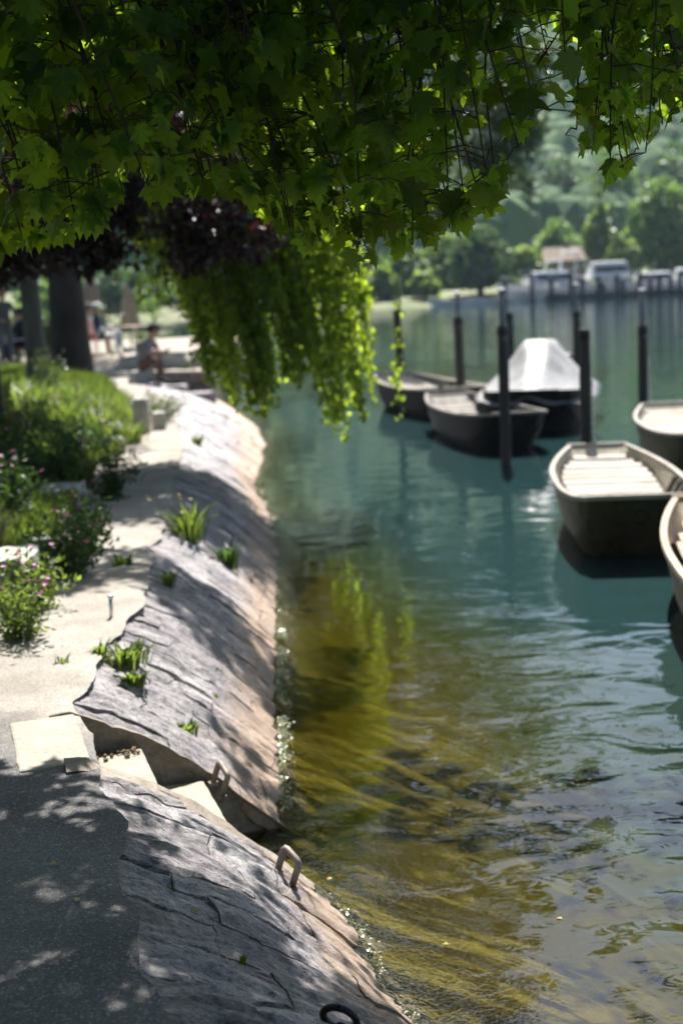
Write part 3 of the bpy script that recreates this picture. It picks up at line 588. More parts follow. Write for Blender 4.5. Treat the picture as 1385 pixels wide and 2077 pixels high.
# ================================================================== open flat-bottomed boats
def boat(label, loc, rz, Ln=3.6, beam=1.1, gz=.5, mats=('hull_dark', 'wood_cream', 'wood_pale', 'wood_pale'), bow_w=.62, stern_w=.55, deck=(0.52, .96), floor='wood_grey', ribs=True, near_deck=True, stripe=False, depth=.14, name='rowing_boat'):
    """axis along local +Y; near end (bow) at -Ln/2. parts: hull, inner_lining, gunwale, planks, ribs, thwarts"""
    hm, im, gm, pm = [M[k] for k in mats]
    g = empty(name, loc, rz, label, 'boat', 'open wooden boats moored between the posts')
    n_ = 25; u = np.linspace(-1, 1, n_); y = u*Ln/2
    prof = np.where(u < 0, bow_w+(1-bow_w)*np.sqrt(np.clip(1-np.abs(u)**2.6, 0, 1)), stern_w+(1-stern_w)*(1-np.abs(u)**2.2))
    gw = beam/2*prof
    gz_ = gz*(1+.16*np.abs(u)**2.2)                       # sheer
    bw = gw*.66-.05; bz = -depth+ (gz*.55+depth)*np.clip((np.abs(u)-.62)/.38, 0, 1)**1.5    # rockered bottom
    ysh = y*1.0; yb = y*(1-.16*np.clip((np.abs(u)-.5)/.5, 0, 1))    # raked ends
    def station(off, lift=0):
        P = []
        for i in range(n_):
            a = gw[i]-off; b = max(bw[i]-off*.8, .03); zb = bz[i]+lift
            mid = (a*.62+b*.38+.02, (gz_[i]*.45+zb*.55))
            P.append([(-a, ysh[i], gz_[i]), (-mid[0], (ysh[i]*.5+yb[i]*.5), mid[1]), (-b, yb[i], zb), (-b*.4, yb[i], zb-.004), (b*.4, yb[i], zb-.004), (b, yb[i], zb), (mid[0], (ysh[i]*.5+yb[i]*.5), mid[1]), (a, ysh[i], gz_[i])])
        return np.array(P)
    H = station(0); mb = MB(); mb.sheet(H); mb.add(H[0], [tuple(range(8))]); mb.add(H[-1], [tuple(range(7, -1, -1))]); mb.build('hull', hm, g, False)
    I = station(.028, .035); I[0, :, 1] += .03; I[-1, :, 1] -= .03; mb = MB(); mb.sheet(I, flip=True); mb.add(I[0], [tuple(range(7, -1, -1))]); mb.add(I[-1], [tuple(range(8))])
    mb.build('inner_lining', im, g, False)
    if stripe:
        S_ = station(-.004); mb = MB()
        for side in (0, 7):
            o1 = S_[:, side] ; o2 = S_[:, 2 if side == 0 else 5]
            mb.sheet(np.stack([o1*.36+o2*.64, o1*.24+o2*.76], 1), flip=(side == 7))
        mb.build('stripe', M['hull_red'], g)
    # gunwale rail all round
    for sd in (-1, 1):
        pts = [(sd*(gw[i]-.012), ysh[i], gz_[i]+.012) for i in range(n_)]; mb = MB()
        Lr = np.array(pts); out = np.zeros_like(Lr); out[:, 0] = sd
        q = np.stack([Lr+out*.024+[0, 0, -.025], Lr+out*.024+[0, 0, .008], Lr-out*.020+[0, 0, .008], Lr-out*.020+[0, 0, -.025], Lr+out*.024+[0, 0, -.025]], 1)
        mb.sheet(q, flip=(sd < 0)); mb.add(q[0][:4], [(0, 1, 2, 3)]); mb.add(q[-1][:4], [(3, 2, 1, 0)]); mb.build('gunwale', gm, g)
    for e, sg in ((0, -1), (n_-1, 1)):
        mb = MB(); mb.box((0, ysh[e], gz_[e]+.010), (2*gw[e]+.04, .045, .04)); mb.build('end_rail', gm, g, bevel=.008)
    def width_at(yy, z): # inner half-width
        gwi = np.interp(yy, y, gw); bwi = np.interp(yy, yb, bw); zt = np.interp(yy, y, gz_); zb = np.interp(yy, yb, bz)
        f = np.clip((z-zb)/(zt-zb+1e-6), 0, 1); return (bwi+(gwi-bwi)*f**.9)-.04
    # planks of the far deck
    y0, y1 = (deck[0]*2-1)*Ln/2, (deck[1]*2-1)*Ln/2; k = max(3, int((y1-y0)/.155)); rr = np.random.default_rng(int(abs(loc[0]*100+loc[1]*10)))
    for j in range(k):
        ya, yb_ = y0+(y1-y0)*j/k+.006, y0+(y1-y0)*(j+1)/k-.006; yc = (ya+yb_)/2
        zz = np.interp(yc, [y0, y1], [gz*.52, gz*.98])+rr.normal(0, .004); wv = width_at(yc, zz)
        mb = MB(); mb.box((0, yc, zz), (2*wv, yb_-ya, .026), rx=(gz*.46)/(y1-y0)*.85+rr.normal(0, .015), rz=rr.normal(0, .006)); mb.build('plank', pm, g, bevel=.004)
    if near_deck:
        # rounded fore seat by the near end
        ya, yb_ = -Ln/2+.20, -Ln/2+.66; mb = MB(); pts = []; zz = gz*.90
        for yy in np.linspace(ya, yb_, 8): pts.append((-width_at(yy, zz)*(1 if yy < yb_-.1 else .93), yy))
        pts2 = [(-a, b) for a, b in pts[::-1]]; P = pts+pts2; k2 = len(P)
        mb.add([(a, b, zz) for a, b in P]+[(a, b, zz-.03) for a, b in P], [tuple(range(k2))[::-1], tuple(range(k2, 2*k2))]+[(i, (i+1) % k2, k2+(i+1) % k2, k2+i) for i in range(k2)])
        mb.build('fore_seat', pm, g)
    if ribs:
        for yy in np.linspace(-Ln*.28, y0-.12, 4):
            for sd in (-1, 1):
                zb = np.interp(yy, yb, bz)+.05; zt = np.interp(yy, y, gz_)-.01
                mb = MB(); P = []
                for f in np.linspace(0, 1, 5):
                    z_ = zb+(zt-zb)*f; P.append((sd*(width_at(yy, z_)-.0), yy, z_))
                P = np.array(P); dpt = np.linspace(.11, .035, 5)
                q = []
                for i in range(5): q.append([P[i]+[sd*.015, -.022, 0], P[i]+[-sd*dpt[i], -.022, 0], P[i]+[-sd*dpt[i], .022, 0], P[i]+[sd*.015, .022, 0], P[i]+[sd*.015, -.022, 0]])
                mb.sheet(np.array(q), flip=(sd > 0)); mb.build('rib', M[floor], g)
    # bottom boards
    for bx in (-.28, -.14, 0, .14, .28):
        L0, L1 = -Ln*.33, y0; mb = MB(); mb.box((bx*beam*.95, (L0+L1)/2, -depth+.055), (.12*beam, L1-L0, .018)); mb.build('bottom_board', M[floor], g)
    # bow ring
    mb = MB(); a = np.linspace(0, 2*math.pi, 17); mb.tube([(.05*math.sin(t), -Ln/2-.035, gz*.86+.05*math.cos(t)) for t in a], .008, 6, cap=False); mb.build('bow_ring', M['blackiron'], g, True)
    return g
b5 = boat('large open dark-hulled boat with bleached deck planks, in front of the chained post', (2.36, 12.05, 0), R(-5), 3.3, 1.08, .45, stripe=True, bow_w=.70, stern_w=.50)
b4 = boat('pale decked open boat cut by the right edge, behind the large open boat', (4.03, 15.9, 0), R(-3), 3.4, 1.25, .45, mats=('hull_dark', 'wood_cream', 'wood_pale', 'wood_pale'), bow_w=.62, deck=(.30, .97))
b6 = boat('tan boat with metal gear inside at the right edge, nearest boat', (2.52, 8.15, 0), R(-6), 3.9, 1.18, .47, mats=('hull_dark', 'wood_tan', 'wood_tan', 'wood_tan'), bow_w=.6, deck=(.70, .97), floor='rubber', near_deck=False)
b2 = boat('small grey open boat with dark hull, moored behind the tall near post', (1.93, 19.3, 0), R(9), 3.7, 1.12, .43, mats=('hull_black', 'wood_grey', 'wood_grey', 'wood_grey'), bow_w=.55, deck=(.74, .97), floor='hull_black', near_deck=False)
b1 = boat('leftmost open boat with pale bow deck, partly behind hanging leaves', (1.52, 23.9, 0), R(13), 4.2, 1.25, .44, mats=('hull_black', 'wood_grey', 'wood_cream', 'wood_pale'), bow_w=.55, deck=(.60, .97), floor='hull_black', near_deck=False)
# gear in the nearest boat: folded grapnel anchor
an = empty('grapnel_anchor', (2.24, 7.6, .10), R(30), 'shiny folding anchor lying inside the nearest tan boat', 'anchor')
mb = MB(); mb.tube([(0, -.2, .05), (0, .28, .16)], .014, 8); mb.build('shank', M['metal'], an, True)
for k in range(4):
    a = k*math.pi/2+.4; mb = MB(); mb.tube([(0, .28, .16), (.08*math.cos(a), .22, .16+.08*math.sin(a)), (.15*math.cos(a), .08, .13+.13*math.sin(a))], [.012, .012, .006], 8); mb.build('fluke', M['metal'], an, True)
mb = MB(); a = np.linspace(0, 2*math.pi, 15); mb.tube([(.04*math.cos(t), -.24+.04*math.sin(t), .05) for t in a], .008, 6, cap=False); mb.build('ring', M['metal'], an, True)

# boat under a white tarpaulin
def tarp_boat():
    g = boat('white tarpaulin covered motorboat with black hull behind the posts', (3.08, 21.5, 0), R(-12), 4.3, 1.55, .52, mats=('hull_black', 'wood_grey', 'hull_black', 'wood_grey'), bow_w=.5, stern_w=.7, near_deck=False, ribs=False, deck=(.8, .97), name='covered_motorboat')
    del g['group']
    # tarp: ridge frame then cloth sheet falling to the gunwales
    n_, k = 33, 25; u = np.linspace(-.98, .62, n_); G = np.zeros((n_, k, 3))
    for i, a in enumerate(u):
        yy = a*2.15; wv = .85*(.50+.50*math.sqrt(max(0, 1-abs(a)**2.6))) if a < 0 else .85*(.7+.3*(1-abs(a)**2.2)); wv += .05
        hgt = np.interp(a, [-.98, -.55, -.15, .38, .62], [.52, .80, 1.22, 1.16, .72]); ridge_w = np.interp(a, [-.98, -.15, .4, .62], [.05, .17, .20, .40])
        for j in range(k):
            v = -1+2*j/(k-1); av = abs(v)
            if av < .35: x = v/.35*ridge_w; z = hgt-.02*math.cos(v/.35*1.57)*(-1)-.03*(1-av/.35)
            else:
                f = (av-.35)/.65; x = math.copysign(ridge_w+(wv-ridge_w)*f, v); z = hgt+( .44-hgt)*f - .05*math.sin(f*math.pi)
            G[i, j] = (x, yy, z)
    nn = fbm(xyz(G[..., 0]*2.2, G[..., 1]*1.4, 0*G[..., 0]), 3); G[..., 2] += .05*nn + .035*noise3(xyz(G[..., 0]*5, G[..., 1]*3.2, 3+0*nn)); G[..., 0] += .06*noise3(xyz(G[..., 1]*5, G[..., 2]*1.5, G[..., 0]))
    mb = MB(); mb.sheet(G); o = mb.build('tarpaulin', M['tarp'], g, True); sd = o.modifiers.new('thick', 'SOLIDIFY'); sd.thickness = .006
    # end panels of the cover
    for i, nm in ((n_-1, 'cover_end'),):
        e = G[i]; c = e.mean(axis=0).copy(); c[2] = .42; mb = MB(); low = e.copy(); low[:, 2] = .42; low[:, 1] += .10; mb.sheet(np.stack([e, low], 0)); mb.build(nm, M['tarp'], g, True)
    # outboard motor on the transom
    mb = MB(); mb.box((.28, 2.32, .72), (.26, .34, .30), taper=.8); om = mb.build('outboard_motor', M['rubber'], g, bevel=.05)
    mb = MB(); mb.box((.28, 2.34, .25), (.10, .16, .75)); mb.build('motor_leg', M['rubber'], om, bevel=.02)
    mb = MB(); mb.box((-.62, 1.75, .40), (.10, .5, .26)); mb.build('fender', M['c_white'], g, bevel=.04)
    mb = MB(); mb.tube([(-.95, -.2, .40), (-.97, .3, .36), (-.93, .9, .40)], .012, 6); mb.build('lashing', M['c_white'], g, True)
    return g
tb = tarp_boat()

# dark line across the shallows, built as a thin tube under the water
def line_px(x0, x1, yy, label, seed):
    p0, p1 = px(x0, yy, z=-.08), px(x1, yy+12, z=-.16); o = empty('submerged_line', p0, 0, label, 'beam', 'dark lines in the shallows')
    d = p1-p0; P = [tuple(d*f+np.array([0, .02*math.sin(f*5+seed), 0])) for f in np.linspace(-.04, 1, 9)]
    mb = MB(); mb.tube(P, np.linspace(.028, .02, 9), 9); mb.build('dark_line', M['pile'], o, True)
line_px(560, 1010, 1692, 'dark line under the water running out from the steps', 1)
line_px(560, 745, 1246, 'dark line under the water further along the embankment', 2)

# ================================================================== foliage tools
def unit(a): return a/(np.linalg.norm(a, axis=-1, keepdims=True)+1e-9)
def maple_template():
    h = [(0, 0), (.10, -.09), (.36, -.05), (.27, .12), (.46, .17), (.68, .40), (.43, .41), (.29, .47), (.31, .66), (.14, .72), (0, 1.02)]
    o = h+[(-x, y) for x, y in h[-2:0:-1]]; k = len(o)
    V = [(0, .30, .03)]+[(x, y, -.22*x*x-.10*y*y-(.05 if abs(x) > .3 else 0)) for x, y in o]
    F = [(0, i+1, (i+1) % k+1) for i in range(k)]
    return np.array(V), np.array(F)
def oval_template(wd=.5):
    V = np.array([(0, 0, 0), (wd*.5, .42, -.06), (0, .5, .03), (-wd*.5, .42, -.06), (0, 1, -.05)]); F = np.array([(0, 1, 2), (0, 2, 3), (1, 4, 2), (2, 4, 3)]); return V, F
def clump_template():
    V = np.array([(-.5, 0, 0), (0, -.1, .12), (.5, .05, 0), (.3, .6, .1), (-.05, .9, -.05), (-.45, .55, .08)]); F = np.array([(0, 1, 5), (1, 2, 3), (1, 3, 5), (5, 3, 4)]); return V, F
MAPLE, OVAL, CLUMP = maple_template(), oval_template(), clump_template()
def leaves(name, P, tip, nrm, size, tpl, mat, parent=None):
    V0, F0 = tpl; rv = np.random.default_rng(len(P)); sx_ = rv.uniform(.75, 1.15, (len(P), 1, 1)); sz_ = rv.uniform(-.6, 2.6, (len(P), 1, 1)); P = np.asarray(P); n_ = len(P); tip = unit(tip); nrm = unit(nrm-tip*(nrm*tip).sum(-1, keepdims=True)); sd = np.cross(tip, nrm)
    V = P[:, None, :]+np.asarray(size)[:, None, None]*(V0[None, :, 0, None]*sx_*sd[:, None, :]+V0[None, :, 1, None]*tip[:, None, :]+V0[None, :, 2, None]*sz_*nrm[:, None, :])
    F = F0[None]+(np.arange(n_)*len(V0))[:, None, None]
    return link(name, arr_mesh(name, V.reshape(-1, 3), F.reshape(-1, F0.shape[1])), mat, parent)
def leaf_matrix(P, tip, nrm, size):
    tip = unit(tip); nrm = unit(nrm-tip*(nrm*tip).sum()); sd = np.cross(tip, nrm); mm = Matrix.Identity(4)
    for i in range(3): mm[i][0] = sd[i]*size; mm[i][1] = tip[i]*size; mm[i][2] = nrm[i]*size; mm[i][3] = P[i]
    return mm
def rnd_dirs(n_, r): return unit(r.normal(size=(n_, 3)))
def blob_points(blobs, n_, r, shell=.45, gaps=.0, gscale=.8):
    """points in ellipsoid blobs (x,y,z,rx,ry,rz), thinned by noise for gaps"""
    B = np.array(blobs, float); vol = (B[:, 3]*B[:, 4]*B[:, 5])**.75; pick = r.choice(len(B), n_*2, p=vol/vol.sum())
    d = rnd_dirs(n_*2, r); rad = (shell+(1-shell)*r.random(n_*2))[:, None]; P = B[pick, :3]+d*rad*B[pick, 3:]
    keep = noise3(P*gscale)+.25*noise3(P*gscale*2.7) > gaps; return P[keep][:n_]
def hang(n_, r, down=.6, spread=1.0): t = rnd_dirs(n_, r)*spread; t[:, 2] -= down; return unit(t)
def limb(mb, pts, r0, r1, n_=9):
    P = np.array(pts, float); k = 14; tt = np.linspace(0, len(P)-1, k); Q = np.stack([np.interp(tt, range(len(P)), P[:, i]) for i in range(3)], -1)
    for _ in range(2): Q[1:-1] = (Q[:-2]+2*Q[1:-1]+Q[2:])/4
    mb.tube(Q, np.linspace(r0, r1, k), n_); return Q

# ================================================================== maple overhanging the camera
mr_ = np.random.default_rng(11)
maple = empty('maple_tree', (-3.4, 3.6, float(land_z(np.array(-3.4), np.array(3.6)))), 0, 'maple tree whose leafy branches hang across the top of the view', 'tree')
def mput(o): return put(o, maple)
mb = MB(); limb(mb, [(-3.4, 3.6, .5), (-3.35, 3.6, 1.6), (-3.1, 3.8, 3.2), (-2.6, 4.3, 5.0), (-2.2, 5, 7.0)], .30, .12, 14); trunk = mput(mb.build('trunk', M['bark'], None, True))
lim = [[(-3.1, 3.8, 3.2), (-1.8, 4.2, 4.3), (-.2, 4.6, 4.7), (1.4, 5.0, 4.4), (2.2, 5.2, 4.2)], [(-2.9, 4, 3.8), (-1.9, 5.2, 4.7), (-.6, 6.2, 5.0), (.8, 7.0, 4.8)], [(-3.1, 3.8, 3.0), (-2.6, 5.2, 3.9), (-2.2, 6.5, 4.4), (-1.6, 7.6, 4.5)], [(-2.6, 4.3, 5.0), (-1.2, 3.9, 5.9), (.5, 3.6, 6.1)]]
for q in lim:
    mb = MB(); limb(mb, q, .10, .025, 8); mput(mb.build('branch', M['bark'], None, True))
BX = [0, 50, 110, 150, 210, 260, 330, 420, 480, 540, 600, 660, 740, 800, 900, 930, 960, 1000, 1035, 1050, 1065, 1085, 1110, 1150, 1180, 1220, 1260, 1300, 1340, 1385]
BY = [540, 505, 525, 490, 470, 425, 410, 400, 420, 455, 520, 520, 560, 535, 510, 480, 470, 455, 440, 320, 280, 170, 150, 215, 350, 380, 375, 330, 275, 260]
ends = []
for x in np.linspace(-60, 1440, 62): ends.append((x+mr_.normal(0, 9), np.interp(x, BX, BY)-mr_.uniform(28, 60), mr_.uniform(3.7, 4.7)))
for k in range(50):
    x = mr_.uniform(-80, 1450); yb = np.interp(x, BX, BY); ends.append((x, mr_.uniform(-60, max(40, yb-70)), mr_.uniform(3.9, 6.6)))
LP, LT, LN, LS = [], [], [], []
mbtw = None; tw_obj = 0; 
for (x, yy, d) in ends:
    T = px(x, yy, Y=d); up = mr_.uniform(.9, 1.5); yb = np.interp(x, BX, BY)
    root = np.array([T[0]+mr_.normal(-.5, .5), d+mr_.normal(.1, .4), max(T[2]+.45, 3.55)+mr_.uniform(0, .35)])
    mid1 = root*[.55, .55, .8]+T*[.45, .45, .2]+mr_.normal(0, .06, 3); mid2 = root*[.18, .18, .42]+T*[.82, .82, .58]+mr_.normal(0, .05, 3)
    mb = MB(); Q = limb(mb, [root, mid1, mid2, T], .0075, .002, 6)
    seg = np.linalg.norm(np.diff(Q, axis=0), axis=1).sum(); nt_ = max(4, int(seg/.085))
    for u in np.linspace(.12, 1, nt_):
        c = np.array([np.interp(u*13, range(14), Q[:, i]) for i in range(3)])
        a = mr_.uniform(0, 2*math.pi); ln = mr_.uniform(.05, .17)*(1.0 if u < .97 else .4)
        e = c+np.array([math.cos(a)*ln, math.sin(a)*ln*.8, mr_.uniform(-.07, .04)]); got = 0
        for j in range(mr_.integers(3, 7)):
            b = a+mr_.normal(0, 1.1); pt = mr_.uniform(.04, .09); out = np.array([math.cos(b), math.sin(b), 0]); f = e+out*pt+np.array([0, 0, -mr_.uniform(.005, .035)])
            tip = out*mr_.uniform(.25, .75)+np.array([0, 0, -1.0]); nr = out*mr_.uniform(.1, .9)+np.array([0, 0, mr_.uniform(.1, .9)])+mr_.normal(0, .38, 3); s_ = mr_.uniform(.048, .096)
            # keep the open gaps of the silhouette open
            low = f+unit(tip)*s_; v = low-CAM; dd = v@_F; xx = 692.5+FPX*(v@_Rt)/dd; y2 = 1038.5-FPX*(v@_U)/dd
            if y2 > np.interp(xx, BX, BY)+12: continue
            if 1062 < xx < 1165 and 60 < y2 and mr_.random() < .75: continue
            if 800 < xx < 1050 and 120 < y2 < 420 and mr_.random() < .5: continue
            mb.tube([e, (e+f)/2+[0, 0, .008], f], .0011, 4, cap=False); got += 1
            LP.append(f); LT.append(tip); LN.append(nr); LS.append(s_)
        if got: mb.tube([c, (c+e)/2+[0, 0, .012], e], [.0028, .0022, .0018], 5, cap=False)
    mput(mb.build('twig', M['twig'], None, True))
LP, LT, LN, LS = map(np.array, (LP, LT, LN, LS)); print('maple leaves', len(LP))
v = LP-CAM; dist = v@_F; xx = np.abs(v@_Rt/dist)*FPX; yv = 1038.5-FPX*(v@_U)/dist
score = LS/dist*np.where((xx < 690) & (yv > 15), 1, .01); order = np.argsort(-score); near = order[:300]; rest = order[300:]
# crown above and around the view (shades the near branches and the foreground)
blobs = [(-2.2, 3.6, 5.2, 2.2, 1.6, 1.1), (-.4, 4.4, 5.4, 1.6, 1.5, 1.0), (1.3, 4.8, 5.2, 1.3, 1.3, .9), (-2.4, 6.0, 6.0, 1.3, .9, .8), (.8, 6.2, 6.1, 1.2, .9, .7), (-.6, 3.2, 6.6, 2.2, 1.8, 1.0), (-2.8, 5.0, 7.4, 2.0, 2.0, 1.0), (2.4, 5.0, 5.6, 1.0, 1.3, .8),(-3.6,2.2,6,1.8,1.8,1.2), (-.2, 5.3, 7.2, 1.8, 1.6, .9), (.4, 5.5, 5.2, .9, .8, .5), (-2, -1, 6, 3, 2.5, 1.6), (1.5, 0, 6, 2.4, 2.2, 1.5), (-4.5, .5, 5, 2, 2.5, 1.8), (-3, -4, 5, 3, 2, 2.2), (2.2, -3.5, 5.2, 2.2, 2, 2)]
CP = blob_points(blobs, 12000, mr_, .15, -.22, .9); k = len(CP)
RB = blob_points([(-2.6, 8.2, 4.0, .7, .7, .5), (-2.1, 7.4, 3.6, .4, .5, .35), (.3, 8.6, 4.1, .7, .6, .4), (1.2, 8.4, 4.3, .7, .6, .4), (1.9, 8.0, 4.2, .5, .5, .4), (-3.2, 9.0, 3.9, .6, .7, .5)], 1300, mr_, .1, -.2, 1.2)
def shade_slab(n_, r, x0, x1, y0, y1, z0, z1, gaps, gs=1.6):  # extra leaves added out of view, sheared along the sun to shade the ground
    z = r.uniform(z0, z1, n_); P = np.stack([r.uniform(x0, x1, n_)+(z-.6)*.07, r.uniform(y0, y1, n_)+(z-.6)*.67, z], -1); return P[noise3(P*gs) > gaps]
CP = np.concatenate([CP, RB, shade_slab(4800, mr_, -2.2, 1.0, .6, 4.1, 4.7, 6.0, -.16, 1.1), shade_slab(900, mr_, .0, .7, 3.4, 4.25, 4.7, 5.6, -.2), blob_points([(-1.35, 5.9, 3.5, .42, .35, .3), (-.8, 6.0, 3.75, .4, .35, .3), (-.35, 5.8, 3.5, .4, .35, .3), (-1.0, 6.2, 3.2, .4, .3, .2), (-1.7, 5.8, 3.9, .4, .4, .3), (-.6, 5.7, 3.25, .35, .3, .2)], 620, mr_, .1, -.25, 2.0)]); k = len(CP)
crown = leaves('crown', np.concatenate([LP[rest], CP]), np.concatenate([LT[rest], hang(k, mr_, .7)]), np.concatenate([LN[rest], hang(k, mr_, -.9)]), np.concatenate([LS[rest], mr_.uniform(.10, .16, k)]), MAPLE, M['maple'])
mput(crown); crown['kind'] = 'stuff'
lms = []
for q in range(8):   # eight differently curled and cut leaf blades
    V = MAPLE[0].copy(); rq = np.random.default_rng(q+70); V[:, 0] *= rq.uniform(.8, 1.12); V[:, 2] = V[:, 2]*rq.uniform(.2, 2.2) + rq.uniform(-.16, .10)*V[:, 1]**2 + rq.uniform(-.12, .12)*V[:, 0]*V[:, 1]; V[1:, :2] += rq.normal(0, .018, (len(V)-1, 2)); lq = arr_mesh('leaf', V, MAPLE[1]); lq.materials.append(M['maple']); lms.append(lq)
for i in near:
    o = link('leaf', lms[int(i) % 8]); o.parent = crown; o.matrix_parent_inverse = Matrix.Identity(4)
    o.matrix_basis = leaf_matrix(LP[i], LT[i], LN[i], LS[i])

# ================================================================== trees on the left bank
def tree(name, label, base, trunk_pts, r0, r1, blobs, n_, size, mat, bark='bark', down=.5, tpl=OVAL, shell=.35, gaps=-.05, gscale=.8, limbs=(), seed=1, cat='tree', group=None, extra=None):
    r = np.random.default_rng(seed); t = empty(name, base, 0, label, cat, group); mb = MB(); limb(mb, trunk_pts, r0, r1, 14); put(mb.build('trunk', M[bark], None, True), t)
    for q in limbs:
        mb = MB(); limb(mb, q, r0*.34, .02, 7); put(mb.build('branch', M[bark], None, True), t)
    P = blob_points(blobs, n_, r, shell, gaps, gscale); 
    if extra is not None: P = np.concatenate([P, extra])
    k = len(P); o = leaves('crown', P, hang(k, r, down), hang(k, r, -.6), r.uniform(size*.7, size*1.3, k), tpl, mat); put(o, t); o['kind'] = 'stuff' if False else 'part'; del o['kind']
    return t
# copper beech
r5 = np.random.default_rng(5)
bb = px(148, 745, Y=26.0)
tree('copper_beech_tree', 'copper beech with thick dark trunk and purple-black leaves on the lawn', (bb[0], 26, bb[2]),
     [(bb[0], 26, bb[2]-.25), (bb[0]-.02, 26, bb[2]+.4), (bb[0], 26, 2.4), (bb[0]-.1, 25.8, 4.5), (bb[0]-.3, 25.5, 8)], .42, .2,
     [(-6.6, 25, 8.5, 3.6, 4.6, 4.0), (-8.6, 24, 6.5, 3, 3.6, 3), (-4.2, 17, 4.2, 1.0, 1.6, .7), (-5.4, 20.5, 3.6, 1.2, 1.5, .9), (-7.2, 21.5, 3.6, 1.2, 1.4, 1.0)],
     15000, .085, M['beech'], limbs=[[(bb[0], 26, 3.4), (-4.2, 21, 4.4), (-2.9, 15, 3.8), (-1.7, 12.2, 3.1), (-1.0, 11.8, 2.8)], [(bb[0], 26, 3.0), (-5.5, 22, 4.0), (-4.2, 16, 3.8), (-2.9, 12.6, 3.0)], [(bb[0], 26, 4), (-6.8, 24, 5), (-7.4, 21.8, 3.8)]], seed=5, gaps=-.16,
     extra=blob_points([(-2.25, 12.3, 2.98, .75, .6, .38), (-1.6, 12.0, 2.86, .62, .55, .36), (-1.0, 11.9, 2.72, .42, .45, .30), (-2.95, 12.6, 2.85, .62, .7, .45), (-3.5, 13.0, 3.0, .7, .8, .5), (-1.15, 11.8, 2.45, .32, .3, .16), (-1.75, 11.9, 2.45, .36, .3, .18), (-3.0, 12.5, 2.42, .4, .4, .16), (-1.7, 12.4, 3.5, 1.3, .7, .4), (-3.2, 13.5, 3.8, 1.2, .9, .5), (-.68, 11.8, 2.62, .34, .4, .22), (-3.6, 12.6, 2.5, .5, .5, .22), (-2.7, 12.3, 2.62, .6, .5, .3), (-3.3, 12.7, 2.72, .6, .6, .35), (-2.1, 12.0, 2.6, .5, .4, .25)], 19000, r5, .2, -.10, 1.6))
# grey-barked weeping tree: trunk, arching limbs, hanging strands
r6 = np.random.default_rng(8)
wb = px(82, 800, Y=19.6)
weep = empty('weeping_birch_tree', (wb[0], 19.6, wb[2]), 0, 'weeping tree with slim grey trunk and bright green curtains hanging over the water', 'tree')
mb = MB(); limb(mb, [(wb[0], 19.6, wb[2]-.2), (wb[0], 19.6, wb[2]+.5), (wb[0]-.05, 19.6, 2.4), (wb[0]+.1, 19.4, 4.4), (wb[0]+.6, 19, 6.2)], .17, .09, 12); put(mb.build('trunk', M['bark_grey'], None, True), weep)
for q in ([(wb[0]+.1, 19.4, 4.4), (-2.6, 17, 5.8), (-1.2, 15.2, 5.8), (.0, 14, 4.9), (.35, 13.8, 4.3)], [(wb[0], 19.5, 3.9), (-3.0, 17, 4.9), (-1.9, 15, 4.8), (-1.0, 13.9, 4.2)], [(wb[0]+.3, 19.2, 5.2), (-2.4, 18.2, 6.6), (-.6, 15.4, 6.0), (.2, 14.4, 5.0)]):
    mb = MB(); limb(mb, q, .07, .018, 7); put(mb.build('branch', M['bark_grey'], None, True), weep)
WXs = [200, 300, 370, 400, 450, 500, 540, 565, 600, 625, 660, 700, 735, 755, 775]
WYs = [610, 660, 690, 735, 790, 845, 835, 770, 800, 865, 850, 900, 885, 800, 700]
SP, ST = [], []
mbs = MB()
cl = [(r6.uniform(370, 745)) for _ in range(36)]+[r6.uniform(520, 745) for _ in range(20)]+[210, 245, 290, 330, 350, 390]
for cx in cl:
    dY = r6.uniform(13.0, 14.6); cend = np.interp(cx, WXs, WYs)-r6.choice([0, 0, 25, 70, 130, 200, 260])
    for j in range(7):
        x = cx+r6.normal(0, 17); ye = cend-abs(r6.normal(0, 45)); bt = px(x, ye, Y=dY+r6.normal(0, .12)); topz = r6.uniform(3.6, 4.4)
        if topz-bt[2] < .6: continue
        nn = 16; f = np.linspace(0, 1, nn); sway = -r6.uniform(.5, 1.5)*(1-f)**1.7+.05*np.sin(f*6+cx)
        Q = np.stack([bt[0]+sway+.03*np.sin(f*9+j), bt[1]+.03*np.cos(f*7+cx), topz+(bt[2]-topz)*f], -1); mbs.tube(Q, np.linspace(.006, .0018, nn), 4, cap=False)
        ln = topz-bt[2]; nl = int(ln/.021); u = r6.random(nl)**.85; 
        c = np.stack([np.interp(u, f, Q[:, i]) for i in range(3)], -1)+r6.normal(0, .042, (nl, 3))*(1.25-.95*u)[:, None]; SP.append(c)
# one lone strand hanging free to the right
for (xa, xb, ya, yb, dY) in ((788, 822, 640, 852, 13.9), (795, 812, 640, 790, 14.0)):
    A, B = px(xa, ya-120, Y=dY), px(xb, yb, Y=dY); f = np.linspace(0, 1, 14)[:, None]; Q = A+(B-A)*f; Q[:, 0] += .05*np.sin(f[:, 0]*5); mbs.tube(Q, np.linspace(.005, .0018, 14), 4, cap=False)
    nl = 34; u = np.concatenate([r6.uniform(.25, .7, nl//3), r6.uniform(.7, 1, nl-nl//3)]); SP.append(np.stack([np.interp(u, f[:, 0], Q[:, i]) for i in range(3)], -1)+r6.normal(0, .028, (nl, 3)))
put(mbs.build('hanging_twigs', M['twig'], None), weep)['kind'] = 'stuff'
SP = np.concatenate(SP); k = len(SP); print('weep', k)
ups = blob_points([(-1.8, 15.2, 5.6, 1.6, .8, .5), (-.3, 14.2, 5.0, .8, .6, .5)], 2500, r6, .2)
SPa = np.concatenate([SP, ups]); k = len(SPa)
